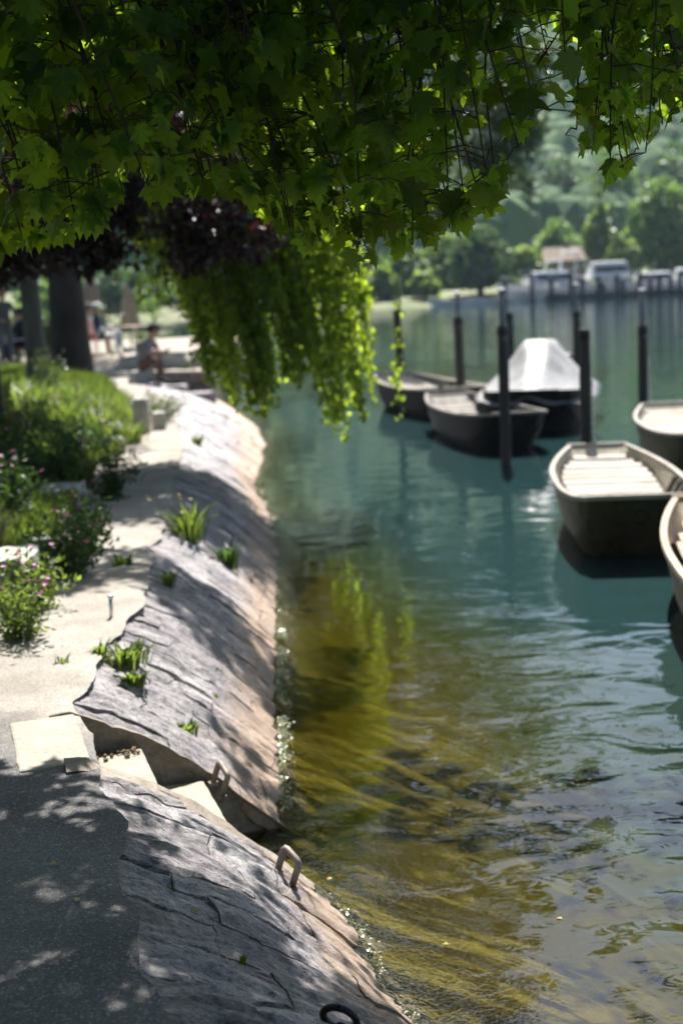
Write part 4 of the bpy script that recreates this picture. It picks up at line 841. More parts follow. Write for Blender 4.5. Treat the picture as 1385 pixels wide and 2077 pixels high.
o = leaves('crown', SPa, hang(k, r6, 1.1, .8), rnd_dirs(k, r6)*[1, 1, .4]+[0, -.2, .2], r6.uniform(.038, .082, k), oval_template(.72), M['weep']); put(o, weep); o['kind'] = 'stuff'
# silver-leaved tall tree behind, leaning over the water
SB = lambda B: [(q[0]*1.22, q[1]*1.22, 2.2+(q[2]-2.2)*1.22)+tuple(k_*1.22 for k_ in q[3:]) for q in B]
tree('silver_poplar_tree', 'tall pale silvery-green tree reaching over the water behind the weeping one', (-3.54, 43.9, .6), SB([(-2.9, 36, .8), (-2.8, 36, 3), (-1.6, 35.2, 6), (0, 34, 9), (1.0, 33.5, 12)]), .45, .12,
     SB([(1.2, 33, 7.5, 1.5, 1.6, 1.6), (3.0, 32.5, 8.2, 1.5, 1.6, 1.6), (3.9, 32.5, 6.2, .95, 1.3, 1.3), (2.6, 33, 5.6, 1.2, 1.4, 1.3), (1.0, 33, 5.2, 1.3, 1.4, 1.2), (2.3, 33, 11, 1.9, 1.9, 1.9), (0, 34, 10.5, 1.9, 1.9, 1.9), (4.6, 32.2, 10.0, 1.2, 1.4, 1.5), (4.5, 32, 4.5, .35, .5, .7), (3.7, 32.3, 4.6, .6, .8, .6), (-.8, 34, 6.5, 1.5, 1.5, 1.6), (1.2, 33.4, 13.4, 1.7, 1.7, 1.5), (2.6, 33, 4.0, .7, .8, .6), (1.4, 33, 3.8, .9, .9, .7), (1.2, 33, 15.5, 1.8, 1.6, 1.5), (3.2, 32.6, 14.2, 1.5, 1.5, 1.4), (2.6, 33, 17, 1.5, 1.5, 1.3), (7.2, 31.5, 15.2, 1.0, 1.1, .7), (4.3, 32.3, 5.5, .7, .9, .7), (4.75, 32.3, 6.9, .6, .9, .7), (3.2, 32.3, 4.6, .7, .8, .6)]),
     46000, .21, M['silver'], 'bark_grey', .4, limbs=[SB(l_) for l_ in ([(-1.6, 35.2, 6), (.5, 34, 7), (2.5, 33, 7.6)], [(-1, 34.8, 7), (1.5, 33.6, 8.5), (4.2, 32.5, 9.5)], [(-2, 35.4, 5), (1, 33.6, 5), (3.8, 32.5, 4.9)], [(0, 34, 9), (1.2, 33.5, 11), (2, 33, 12)])], seed=9, gaps=-.02, gscale=.9)
# tall tree further back whose crown shows only in the water and through the maple
tree('lime_tree', 'light green broad tree on the terrace behind the copper beech', (-9.5, 34, .6), [(-9.5, 34, .4), (-9.4, 34, 3), (-9, 34, 7)], .35, .15, [(-9, 34, 8, 4.2, 3, 4), (-5.5, 35, 9, 3.5, 3, 3.5), (-3.4, 36, 6.5, 2, 2, 2)], 9000, .26, M['far2'], 'bark', .3, tpl=CLUMP, seed=12)
# slim young tree at the left edge; its high crown bars the path with shade
yt = px(-4, 860, Y=13.5)
tree('young_ash_tree', 'slim dark tree stem at the left edge with its crown above the view', (yt[0], 13.5, yt[2]), [(yt[0], 13.5, yt[2]-.1), (yt[0]-.02, 13.5, 1.8), (yt[0]+.1, 13.4, 4), (yt[0]+.4, 13.2, 6.2)], .085, .05,
     [(-1.9, 11.6, 6.0, .9, .42, .32), (-.9, 11.9, 6.1, .9, .42, .34), (-2.6, 15.4, 6.6, .9, .75, .4), (-1.3, 15.6, 6.5, 1.0, .65, .4), (-2.8, 13.2, 7.4, 1.0, .6, .5), (-.5, 14.9, 6.9, .5, .5, .4), (-3.2, 19, 7.5, 1.2, .9, .5), (-2.2, 18.6, 6.9, .8, .5, .4), (-3.3, 13.6, 6.0, .9, 1.3, .4), (-2.6, 14.2, 5.6, .7, .7, .3)], 7000, .14, M['maple'], 'bark', .4, limbs=[[(yt[0]+.1, 13.4, 4), (-2.4, 12.2, 5.6), (-.8, 11.8, 6.1)], [(yt[0]+.2, 13.3, 4.8), (-2.2, 14.6, 6.2), (-1.0, 15.4, 6.5)], [(yt[0]+.4, 13.2, 5.8), (-3, 16, 6.8), (-2.8, 18.6, 7.2)]], seed=14, shell=.1, gaps=-.12, gscale=1.2, extra=np.concatenate([shade_slab(2300, mr_, -1.75, .1, 7.5, 8.8, 5.4, 6.1, -.2), shade_slab(1500, mr_, -2.1, -.2, 9.75, 11.3, 5.6, 6.4, -.12), shade_slab(2600, mr_, -4.2, -1.75, 7.8, 12.5, 5.4, 6.6, -.05, 1.0)]))

# ================================================================== plants beside the path
fl = MB()
for k in range(7):
    a = k*2*math.pi/7; fl.add([(0, 0, 0), (.5*math.cos(a-.4), .5*math.sin(a-.4), .12), (math.cos(a), math.sin(a), .25), (.5*math.cos(a+.4), .5*math.sin(a+.4), .12)], [(0, 1, 2, 3)])
flm = fl.mesh('flower'); flm.materials.append(M['pink']); fly = fl.mesh('flower_yellow'); fly.materials.append(M['yellow'])
def shrub(x, y, Y, h, wd, label, nfl=8, seed=0, mat='shrub', n_=420, size=.05, name='flowering_shrub', fm=None, group='flowering plants beside the path'):
    h *= 1.0; wd *= 1.2; n_ = int(n_*1.35); size *= .9; nfl = int(nfl*1.4)
    r = np.random.default_rng(seed+100); b = px(x, y, Y=Y); X0 = b[0]; z0 = float(land_z(np.array(X0), np.array(Y))); g = empty(name, (X0, Y, z0), 0, label, 'plant', group)
    mb = MB(); tips = []
    for k in range(18):
        a = r.uniform(0, 6.28); rr = r.random()**.6*wd; hh = h*r.uniform(.6, 1)*(1-.25*(rr/wd)**2); e = np.array([math.cos(a)*rr, math.sin(a)*rr, hh]); mb.tube([(e[0]*.15, e[1]*.15, -.03), (e[0]*.5, e[1]*.5, hh*.55), e], [.004, .003, .0015], 4, cap=False); tips.append(e)
    mb.build('stems', M['stem_green'], g); tips = np.array(tips)
    P = []
    for e in tips:
        u = r.uniform(.15, 1, n_//18)[:, None]; P.append(e*[1, 1, 1]*u*np.array([1, 1, 1])+r.normal(0, .03+.02*h, (n_//18, 3)))
    P = np.concatenate(P); P[:, 2] = np.abs(P[:, 2]); k = len(P); leaves('foliage', P, hang(k, r, -.3), rnd_dirs(k, r)+[0, 0, .6], r.uniform(size*.6, size*1.3, k), OVAL, M[mat], g)
    for k in range(nfl):
        e = tips[r.integers(len(tips))]+r.normal(0, .03, 3)+[0, 0, .03]; o = link('flower', fm or flm, None, g); s_ = r.uniform(.014, .024); o.scale = (s_,)*3; o.location = e; o.rotation_euler = (r.uniform(-.9, .4), r.uniform(-.5, .5), r.uniform(0, 6))
    return g
shrub(45, 1290, 6.55, .34, .22, 'bright low plant with pink flowers lowest at the left edge, beside the gravel path', 9, 1, 'grassmat', 520, .045)
shrub(70, 1230, 7.2, .36, .18, 'leafy sunlit plant with pale pink flowers just below the white edging stone', 7, 2, 'grassmat', 420, .05)
shrub(135, 1160, 8.0, .42, .26, 'dark bushy plant overhanging the path edge beside the shaded band', 8, 3, 'shrub', 760, .05)
shrub(175, 1105, 8.9, .44, .22, 'dark round plant with sunlit tips and pink flowers at the path edge', 8, 4, 'shrub', 600, .05)
shrub(40, 1080, 9.4, .55, .34, 'tall dark flowering shrub left behind the white edging stone', 12, 5, 'shrub', 900, .055)
shrub(225, 985, 11.0, .50, .24, 'upright dark shrub leaning over the path where it narrows', 6, 6, 'shrub', 700, .05)
shrub(90, 985, 11.2, .62, .45, 'broad shaded shrub dotted with pink flowers in the middle of the bed', 16, 7, 'shrub', 1100, .06)
shrub(10, 950, 12.0, .68, .45, 'dark shrub with pink flowers against the left edge below the lawn', 14, 8, 'shrub', 1000, .06)
shrub(150, 915, 13.4, .45, .4, 'spreading shrub with a few pink flowers at the top of the bed', 10, 9, 'shrub', 800, .055)
shrub(325, 800, 17.5, .42, .35, 'low plant with many pink flowers in front of the quay wall', 14, 10, 'shrub', 600, .05)
shrub(60, 860, 15.0, .4, .5, 'sunlit clump with pink flowers on the grass below the grey trunk', 12, 11, 'grassmat', 800, .05)
shrub(90, 745, 18.9, .75, .22, 'pale ivy-like plant climbing at the foot of the grey trunk', 0, 12, 'silver', 500, .05, name='climbing_plant')
def tuft(p, h, n_, label, seed, mat='grassmat', wd=.05, flowers=0, blade=.012, name='grass_tuft'):
    r = np.random.default_rng(seed+40); g = empty(name, p, 0, label, 'grass tuft', 'wild grass clumps on the lawn' if name == 'wild_grass' else 'weeds growing in the embankment joints'); V = []; F = []; tips = []
    for k in range(n_):
        a = r.uniform(0, 6.28); b0 = np.array([math.cos(a), math.sin(a), 0])*wd*r.random(); out = np.array([math.cos(a), math.sin(a), 0]); hh = h*r.uniform(.5, 1.0); sp = r.uniform(.2, .9)*hh; sdv = np.array([-out[1], out[0], 0])*blade*r.uniform(.6, 1.2)
        m1 = b0+out*sp*.35+[0, 0, hh*.6]; e = b0+out*sp+[0, 0, hh*r.uniform(.75, 1)]; q = len(V); V += [b0-sdv*.6-[0, 0, .02], b0+sdv*.6-[0, 0, .02], m1+sdv, m1-sdv, e]; F += [(q, q+1, q+2), (q, q+2, q+3), (q+3, q+2, q+4)]; tips.append(e)
    link('blades', arr_mesh('blades', np.array(V), np.array(F)), M[mat], g)
    for k in range(flowers):
        o = link('flower', fly, None, g); o.scale = (.016,)*3; o.location = Vector(tips[k])+Vector((0, 0, .03)); o.rotation_euler = (r.uniform(-.8, .2), 0, 0)
bk = lambda x, y: bank_px(x, y)
tuft(bk(262, 1345), .11, 70, 'bright green weed clump spreading on the sunlit slab, the larger upper one', 1, wd=.10, blade=.011)
tuft(bk(205, 1338), .09, 26, 'thin weed just left of the large bright clump', 2, wd=.04, blade=.008)
tuft(bk(270, 1388), .08, 44, 'bright green weed clump right below the large upper one', 3, wd=.06, blade=.011)
tuft(bk(385, 1490), .075, 40, 'single bright green grass tuft above the steps and grab bar', 4, wd=.035, blade=.009)
tuft(bk(388, 1095), .34, 60, 'tall grass clump with yellow flowers on the crest of the embankment', 5, wd=.10, flowers=7)
tuft(bk(465, 1150), .22, 50, 'dark weed tuft low on the slope beyond the shaded band', 6, 'shrub', wd=.08)
tuft(bk(343, 1190), .13, 22, 'small weed sprouting in the shaded band of the embankment', 7, wd=.03)
tuft(bk(250, 1148), .10, 30, 'low weed at the path edge inside the shaded band', 8, wd=.07)
tuft(bk(400, 905), .16, 30, 'small yellow-green weed near the far notch of the slope', 9, wd=.05, flowers=2)
tuft(bk(492, 1955), .035, 12, 'tiny green sprout on the dark near rock', 10, wd=.01, blade=.004)
tuft(px(128, 1345, z=PZ), .05, 18, 'tiny weed growing out of the gravel path', 11, wd=.03, blade=.006)
tuft(bk(440, 1415), .03, 14, 'tiny weed low on the sunlit slope', 12, wd=.02, blade=.005)
p = px(-15, 1060, Y=8.2); 
tuft((p[0], 8.2, float(land_z(np.array(p[0]), np.array(8.2)))+.1), .42, 40, 'dry feathery grass ears at the left edge', 13, 'dry', wd=.05, blade=.006, name='dry_grass')
for i, (x, y, Y, h, n_b, wd, nf, lb) in enumerate(((250, 862, 15.2, .34, 150, .28, 3, 'sunlit wild grass clump beside the upright stone post'), (190, 850, 15.8, .42, 190, .35, 2, 'sunlit wild grass clump in the middle of the lawn edge'), (120, 850, 15.9, .46, 200, .38, 3, 'tall wild grass clump right of the left edge stem'), (60, 830, 16.6, .5, 200, .4, 0, 'dark wild grass clump in front of the grey trunk'), (210, 800, 18.0, .45, 180, .38, 2, 'wild grass clump on top of the lawn near the thick trunk'), (265, 812, 17.6, .38, 140, .28, 0, 'wild grass clump behind the upright stone post'), (150, 790, 18.6, .42, 180, .4, 0, 'shaded wild grass clump under the thick trunk'), (20, 800, 17.5, .5, 180, .4, 0, 'wild grass clump at the left edge of the lawn'), (205, 905, 13.9, .3, 120, .22, 0, 'low grass clump hanging over the path where the bed ends'), (150, 885, 14.6, .36, 160, .3, 2, 'loose grass clump above the shaded shrubs'))):
    b = px(x, y, Y=Y); z = float(land_z(np.array(b[0]), np.array(Y))); tuft((b[0], Y, z), h, n_b, lb, 60+i, wd=wd, flowers=nf, blade=.010, name='wild_grass')
# grass on the lawn
r7 = np.random.default_rng(17); n_ = 60000; gy = 6+20*r7.random(n_)**.8; gx = L(gy)-.25-(r7.random(n_)**1.3)*np.interp(gy, [6, 12, 26], [.8, 3.2, 8]); pat = noise3(xyz(gx*.9, gy*.9, 0*gx)); kp = pat > -.28; gx, gy, pat = gx[kp], gy[kp], pat[kp]; n_ = len(gx)
gz = land_z(gx, gy); hh = r7.uniform(.08, .22, n_)*(1+1.0*np.clip(pat, 0, 1)); a = r7.uniform(0, 6.28, n_); sp = r7.uniform(.1, .6, n_)*hh; bl = r7.uniform(.004, .008, n_)*np.interp(gy, [6, 26], [1, 2.4])
out = np.stack([np.cos(a), np.sin(a), 0*a], -1); sd_ = np.stack([-np.sin(a), np.cos(a), 0*a], -1)*bl[:, None]; B = np.stack([gx, gy, gz], -1)
V = np.stack([B-sd_, B+sd_, B+out*sp[:, None]*.4+sd_*.8+np.stack([0*a, 0*a, hh*.6], -1), B+out*sp[:, None]+np.stack([0*a, 0*a, hh], -1)], 1).reshape(-1, 3)
q = np.arange(n_)*4; F = np.concatenate([np.stack([q, q+1, q+2], -1), np.stack([q, q+2, q+3], -1)])
tag(link('grass', arr_mesh('grass', V, F), M['grassmat']), 'tall sunlit lawn grass left of the path', 'grass', None, 'stuff')
# pale algae froth along the waterline
r8 = np.random.default_rng(23); n_ = 3600; sy = np.concatenate([3.8+14*r8.random(n_//2)**1.3, r8.uniform(5.4, 9.0, n_//2)]); ax_ = W(sy)+.012+np.abs(r8.normal(0, .028, len(sy)))*np.where(sy < 5.4, .6, 1.1); A_ = np.stack([ax_, sy, r8.uniform(-.002, .010, len(sy))], -1)
kp = noise3(A_*3) > -.12; kp &= ~((sy > 4.9) & (sy < 5.75)); A_ = A_[kp]; k = len(A_)
tag(leaves('algae_froth', A_, rnd_dirs(k, r8)*[1, 1, .35], rnd_dirs(k, r8)*[.5, .5, 1]+[0, 0, .8], r8.uniform(.005, .014, k), CLUMP, M['algae']), 'pale algae and froth along the waterline', 'algae', None, 'stuff')
# edging stones in the bed
def rough_block(c, d, label, seed, rz=0, name='edging_stone'):
    r = np.random.default_rng(seed); bm = bmesh.new(); bmesh.ops.create_cube(bm, size=1); bmesh.ops.subdivide_edges(bm, edges=bm.edges, cuts=4, use_grid_fill=True)
    for v_ in bm.verts:
        p = np.array(v_.co); q = np.sign(p)*np.abs(p*2)**1*.5; e = np.sum(np.abs(p) > .49); k = 1-.05*(e-1); v_.co = Vector(p*k*d)+Vector(np.array([noise3(p*2.5+seed), noise3(p*2.5+seed+7), noise3(p*2.5+seed+13)])*.12*np.array(d).min())
    me = bpy.data.meshes.new(name); bm.to_mesh(me); bm.free(); o = link(name, me, M['block'], None, c); o.rotation_euler[2] = rz; tag(o, label, 'stone', 'pale stones edging the flower bed'); return o
def blk(x, y, Y, d, label, seed, rz=0, lift=0):
    b = px(x, y, Y=Y); z = float(land_z(np.array(b[0]), np.array(Y))); rough_block((b[0], Y, z+d[2]*.35+lift), d, label, seed, rz)
blk(20, 1160, 7.55, (.30, .5, .30), 'pale block of edging stone at the left edge above the sunlit flowers', 1, .1)
blk(75, 1105, 8.7, (.16, .24, .16), 'small grey edging stone between the dark plants', 2, .4)
blk(130, 1010, 10.6, (.34, .5, .20), 'long low stone half hidden among the shaded shrubs', 3, .2)
blk(287, 838, 16.2, (.17, .17, .50), 'upright grey stone post where the lawn meets the path', 4)
blk(322, 838, 16.6, (.15, .2, .26), 'lower grey stone right of the upright stone post', 5, .2)
blk(215, 862, 15.5, (.22, .2, .22), 'squat stone left of the upright stone post, in the grass', 6, .3)
blk(225, 890, 14.6, (.28, .26, .16), 'flat grey stone at the lower end of the bright grass', 7, .1)
# fallen leaves on the path and specks on the water
for i, (x, y) in enumerate(((108, 1753), (162, 1822), (45, 1605), (395, 1860))):
    p = px(x, y, z=PZ+.015) if x < 250 else bank_px(x, y)+[0, 0, .02]; o = link('fallen_leaf', bpy.data.meshes.get('fallen_leaf') or arr_mesh('fallen_leaf', MAPLE[0], MAPLE[1]), None, None)
    if not o.data.materials: o.data.materials.append(M['deadleaf'])
    o.location = p; o.scale = (.022, .022, .022); o.rotation_euler = (.2, .1, i*1.7)
    tag(o, ['yellow fallen leaf on the shaded path, the upper one near the rock', 'yellow fallen leaf on the shaded path, the lower one', 'small fallen leaf at the edge of the shade by the landing slab', 'pale fallen leaf lying on the near dark rock'][i], 'leaf', 'fallen leaves')
for i, (x, y) in enumerate(((905, 1915), (1137, 1860), (665, 1780))):
    p = px(x, y, z=.004); o = link('floating_leaf', bpy.data.meshes['fallen_leaf']); o.location = p; o.scale = (.02, .02, .02); o.rotation_euler = (.05, .1, i*2.1)
    tag(o, ['floating leaf lowest in the picture on the brownish water', 'pale floating speck of leaf right of the middle on the rippled water', 'floating leaf just right of the near grab bar'][i], 'leaf', 'leaves afloat')

# ================================================================== terrace with quay wall
TZ = .64
qa, qb = px(315, 800, Y=27.2), px(428, 800, Y=26.6)
mb = MB(); mb.add([(-24, 27.6, TZ), (qa[0], 27.3, TZ), (qb[0]-.1, 26.75, TZ), (qb[0]-.3, 47, TZ), (-24, 47, TZ), (-24, 27.6, -1), (qa[0], 27.3, -1), (qb[0]-.1, 26.75, -1), (qb[0]-.3, 47, -1), (-24, 47, -1)],
    [(4, 3, 2, 1, 0), (0, 1, 6, 5), (1, 2, 7, 6), (2, 3, 8, 7), (3, 4, 9, 8)]); tag(mb.build('terrace', M['terrace']), 'pale paved terrace by the lake', None, None, 'structure')
qw = empty('quay_wall', (qa[0], 27.2, 0), 0, 'dark stone quay wall at the end of the terrace, beside the seated man', 'wall')
d = np.array([qb[0]-qa[0], -.55, 0]); ln = np.linalg.norm(d); ang = math.atan2(d[1], d[0]); r9 = np.random.default_rng(31)
for row in range(4):
    x = 0
    while x < ln-.02:
        wd = min(r9.uniform(.22, .42), ln-x); c = np.array([qa[0], 27.2, 0])+d/ln*(x+wd/2); z = -.12+row*.19
        mb = MB(); mb.box((c[0], c[1]-.02+r9.normal(0, .008), z+.09), (wd-.014, .16, .176), rz=ang); put(mb.build('stone', M['quay'], None, bevel=.012), qw); x += wd
mb = MB(); c = np.array([qa[0], 27.2, 0])+d*.5; mb.box((c[0], c[1], .665), (ln+.06, .34, .05), rz=ang); put(mb.build('coping', M['terrace'], None, bevel=.01), qw)
# boulders at the foot of the wall
for i, (x, y, Y, s_) in enumerate(((350, 800, 25.6, .42), (405, 812, 25.4, .38), (300, 795, 25.0, .4))):
    b = px(x, y, Y=Y); o = rough_block((b[0], Y, max(b[2], .05)), (s_*1.3, s_, s_*.8), ['rounded boulder below the middle of the quay wall', 'rounded boulder at the water end of the quay wall', 'boulder the seated man rests his feet on'][i], 50+i, i*.7, 'boulder'); o['group'] = 'boulders under the quay wall'; o.data.materials.clear(); o.data.materials.append(M['rock'])
# upturned rowing boat on the terrace
ub = px(345, 712, Y=29.0); g = empty('overturned_rowboat', (ub[0], 29.0, TZ), R(74), 'pale wooden rowboat lying bottom up on the quay wall', 'boat')
u = np.linspace(-1, 1, 15); G = []
for a in u:
    wv = .34*(1-abs(a)**2.3)+.02; hv = .27*(1-.35*abs(a)**2); G.append([(-wv, a*1.2, .03), (-wv*.86, a*1.17, hv*.6), (-wv*.45, a*1.1, hv), (wv*.45, a*1.1, hv), (wv*.86, a*1.17, hv*.6), (wv, a*1.2, .03)])
mb = MB(); mb.sheet(np.array(G)); mb.build('hull', M['wood_cream'], g)
mb = MB(); mb.tube([(0, a*1.1, .29*(1-.35*abs(a)**2)) for a in u], .025, 6); mb.build('keel', M['wood_grey'], g)
for yy in (-.6, .6):
    mb = MB(); mb.box((0, yy, .01), (.9, .09, .06)); mb.build('skid', M['wood_grey'], g)

# ================================================================== people
def person(name, label, loc, rz, J, links, bones, hair, extra_hair=None, cap=None):
    """J: joint -> (x,y,z,r); links: joint pairs; bones: material name per link; one skinned body, face materials by nearest bone"""
    g = empty(name, loc, rz, label, 'person'); names = list(J); me = bpy.data.meshes.new('t'); me.from_pydata([J[k][:3] for k in names], [(names.index(a), names.index(b)) for a, b in links], [])
    ob = bpy.data.objects.new('t', me); COL.objects.link(ob); ob.modifiers.new('s', 'SKIN'); sv = me.skin_vertices[0].data
    for i, k in enumerate(names): sv[i].radius = (J[k][3], J[k][3]*(J[k][4] if len(J[k]) > 4 else 1)); sv[i].use_root = (i == 0)
    ss = ob.modifiers.new('b', 'SUBSURF'); ss.levels = 2; ss.render_levels = 2
    dg = bpy.context.evaluated_depsgraph_get(); bm_ = bpy.data.meshes.new_from_object(ob.evaluated_get(dg)); bpy.data.objects.remove(ob)
    mats = []; 
    for b in bones:
        if b not in mats: mats.append(b)
    bm_.materials.clear()
    for b in mats: bm_.materials.append(M[b])
    Pc = np.array([p.center for p in bm_.polygons]); best = np.full(len(Pc), 9.); idx = np.zeros(len(Pc), int)
    for (a, b), mm_ in zip(links, bones):
        A, B = np.array(J[a][:3]), np.array(J[b][:3]); t = np.clip(((Pc-A)@(B-A))/((B-A)@(B-A)), 0, 1); C = A+t[:, None]*(B-A); rad = J[a][3]*(1-t)+J[b][3]*t; dd = np.linalg.norm(Pc-C, axis=1)-rad
        q = dd < best; best[q] = dd[q]; idx[q] = mats.index(mm_)
    bm_.polygons.foreach_set('material_index', idx.astype(np.int32)); bm_.polygons.foreach_set('use_smooth', np.full(len(Pc), True))
    body = link('body', bm_, None, g)
    h = np.array(J['head'][:3]); mb = MB(); V = []; n1, n2 = 9, 14
    for i in range(n1):
        th = i/(n1-1)*math.pi*.62
        for j in range(n2):
            ph = 2*math.pi*j/n2; back = -math.cos(ph); low = th*(1.0 if back > -.2 else .62); rr_ = .112; V.append((h[0]-.012+rr_*math.sin(low)*math.cos(ph)*1.08, h[1]+rr_*.92*math.sin(low)*math.sin(ph), h[2]+.02+rr_*1.06*math.cos(low)))
    mb.add(V, [(i*n2+j, i*n2+(j+1) % n2, (i+1)*n2+(j+1) % n2, (i+1)*n2+j) for i in range(n1-1) for j in range(n2)]); mb.build('hair', M[hair], g, True)
    if cap:
        mb = MB(); mb.lathe([(.122, .03), (.12, .075), (.09, .125), (.03, .145)], 14, (h[0]-.01, h[1], h[2])); cp = mb.build('cap', M[cap], g, True); mb = MB(); mb.box((h[0]+.14, h[1], h[2]+.04), (.13, .16, .012), ry=.15); mb.build('peak', M[cap], cp, bevel=.004)
    # eyes and mouth
    for sy in (-.035, .035):
        mb = MB(); mb.lathe([(.004, -.008), (.010, -.004), (.010, .004), (.004, .008)], 8, (h[0]+.088, h[1]+sy, h[2]+.01)); mb.build('eye', M['hair_dark'], g, True)
    mb = MB(); mb.box((h[0]+.088, h[1], h[2]-.055), (.012, .045, .008)); mb.build('mouth', M['c_plum'], g)
    return g
def seated(lean=0.0, seat=.46, knees=(.42, .42), kz=(.52, .52), feet=((.45, .10), (.45, -.10)), fz=(.05, .05), hands=((.33, .12, .66), (.33, -.12, .66)), head=(0.03, 0), cross=False):
    sx = math.sin(lean); cz = math.cos(lean)
    def T(x, y, z): # lean torso about the pelvis
        dz = z-seat; return (x*cz+dz*sx, y, seat+dz*cz-x*sx)
    J = {'pelvis': T(0, 0, seat+.09)+(.135,), 'spine': T(-.01, 0, seat+.26)+(.12,), 'chest': T(-.01, 0, seat+.44)+(.135,), 'neck': T(0, 0, seat+.59)+(.052,), 'throat': T(.015, 0, seat+.64)+(.055,), 'head': T(head[0], head[1], seat+.735)+(.098, .86), 'crown': T(head[0]-.01, head[1], seat+.815)+(.07,), 'nose': T(head[0]+.108, head[1], seat+.725)+(.014,)}
    links = [('pelvis', 'spine'), ('spine', 'chest'), ('chest', 'neck'), ('neck', 'throat'), ('throat', 'head'), ('head', 'crown'), ('head', 'nose')]
    for k, sgn in ((0, 1), (1, -1)):
        n_ = 'lr'[k]; J['sh'+n_] = T(-.01, sgn*.17, seat+.53)+(.062,); hx, hy, hz = hands[k]; shp = J['sh'+n_]; el = ((shp[0]+hx)/2-.06, sgn*.25, (shp[2]+hz)/2-.09)
        J['el'+n_] = el+(.043,); J['wr'+n_] = (hx-.05, hy, hz, .028); J['pa'+n_] = (hx+.01, hy, hz-.005, .032, .6)
        links += [('chest', 'sh'+n_), ('sh'+n_, 'el'+n_), ('el'+n_, 'wr'+n_), ('wr'+n_, 'pa'+n_)]
        for fi, (oy, l_) in enumerate(((-.03, .062), (-.01, .075), (.01, .072), (.028, .058))):
            J['f%d%s' % (fi, n_)] = (hx+.05+l_*.4, hy+oy, hz-.012, .010); J['g%d%s' % (fi, n_)] = (hx+.05+l_*.8, hy+oy, hz-.035, .008); links += [('pa'+n_, 'f%d%s' % (fi, n_)), ('f%d%s' % (fi, n_), 'g%d%s' % (fi, n_))]
        J['th'+n_] = (hx+.03, hy-sgn*.045, hz+.01, .010); links += [('pa'+n_, 'th'+n_)]
        fx, fy = feet[k]; J['hip'+n_] = (.03, sgn*.09, seat+.07, .095); J['kn'+n_] = (knees[k], sgn*.10 if not (cross and k == 0) else -.02, kz[k], .062); J['an'+n_] = (fx, fy, fz[k]+.04, .042); J['to'+n_] = (fx+.15, fy, fz[k]-.01, .034)
        links += [('pelvis', 'hip'+n_), ('hip'+n_, 'kn'+n_), ('kn'+n_, 'an'+n_), ('an'+n_, 'to'+n_)]
    return J, links
def dress(links, top, arm, leg, shin, shoe):
    out = []
    for a, b in links:
        if b[:2] in ('ne', 'sp', 'ch') or b[:2] == 'sh': out.append(top)
        elif b[:2] == 'el': out.append(top)
        elif b[:2] == 'wr': out.append(arm)
        elif b[:2] == 'hi' or b[:2] == 'kn': out.append(leg)
        elif b[:2] == 'an': out.append(shin)
        elif b[:2] == 'to': out.append(shoe)
        else: out.append('skin')
    return out
def chair(loc, rz, label, mat='redseat'):
    g = empty('terrace_chair', loc, rz, label, 'chair', 'red slatted chairs on the terrace')
    for i in range(5):
        mb = MB(); mb.box((-.17+i*.085, 0, .445), (.07, .42, .018)); mb.build('seat_slat', M[mat], g)
    for i in range(4):
        mb = MB(); mb.box((-.235-.02*i, 0, .58+i*.095), (.016, .42, .07), ry=-.2); mb.build('back_slat', M[mat], g)
    for (x, y) in ((.19, .2), (.19, -.2)):
        mb = MB(); mb.tube([(x+.02, y, 0), (x, y, .44)], .012, 8); mb.build('leg', M['paintwhite'], g, True)
    for y in (.2, -.2):
        mb = MB(); mb.tube([(-.26, y, 0), (-.2, y, .44), (-.31, y, .92)], .012, 8); mb.build('leg', M['paintwhite'], g, True)
        mb = MB(); mb.tube([(.19, y, .44), (.19, y, .64), (-.23, y, .66)], .012, 8); mb.build('armrest', M['paintwhite'], g, True)
# woman in white trousers on a red chair, facing the lake
wp = px(208, 727, z=TZ); wl_ = (float(wp[0]), float(wp[1]), TZ)
chair(wl_, R(-12), 'red slatted chair under the woman in white trousers')
J, lk = seated(lean=-.10, knees=(.47, .44), kz=(.64, .53), feet=((.52, .0), (.46, -.10)), fz=(.22, .03), hands=((.36, .10, .72), (.30, -.14, .66)), cross=True)
person('person', 'person in navy and white top, white trousers and pale cap sitting on the red chair', wl_, R(-12), J, lk, dress(lk, 'c_navy', 'c_white', 'c_white', 'c_white', 'c_white'), 'hair_brown', cap='c_white')
# companion behind
w2 = (wl_[0]-.42, wl_[1]+.9, TZ); chair(w2, R(20), 'red slatted chair half hidden by the trunk, behind the woman')
J, lk = seated(); person('person', 'person in pale top and plum skirt seated half behind the thick trunk', w2, R(20), J, lk, dress(lk, 'c_white', 'skin', 'c_plum', 'skin', 'c_dark'), 'hair_dark')
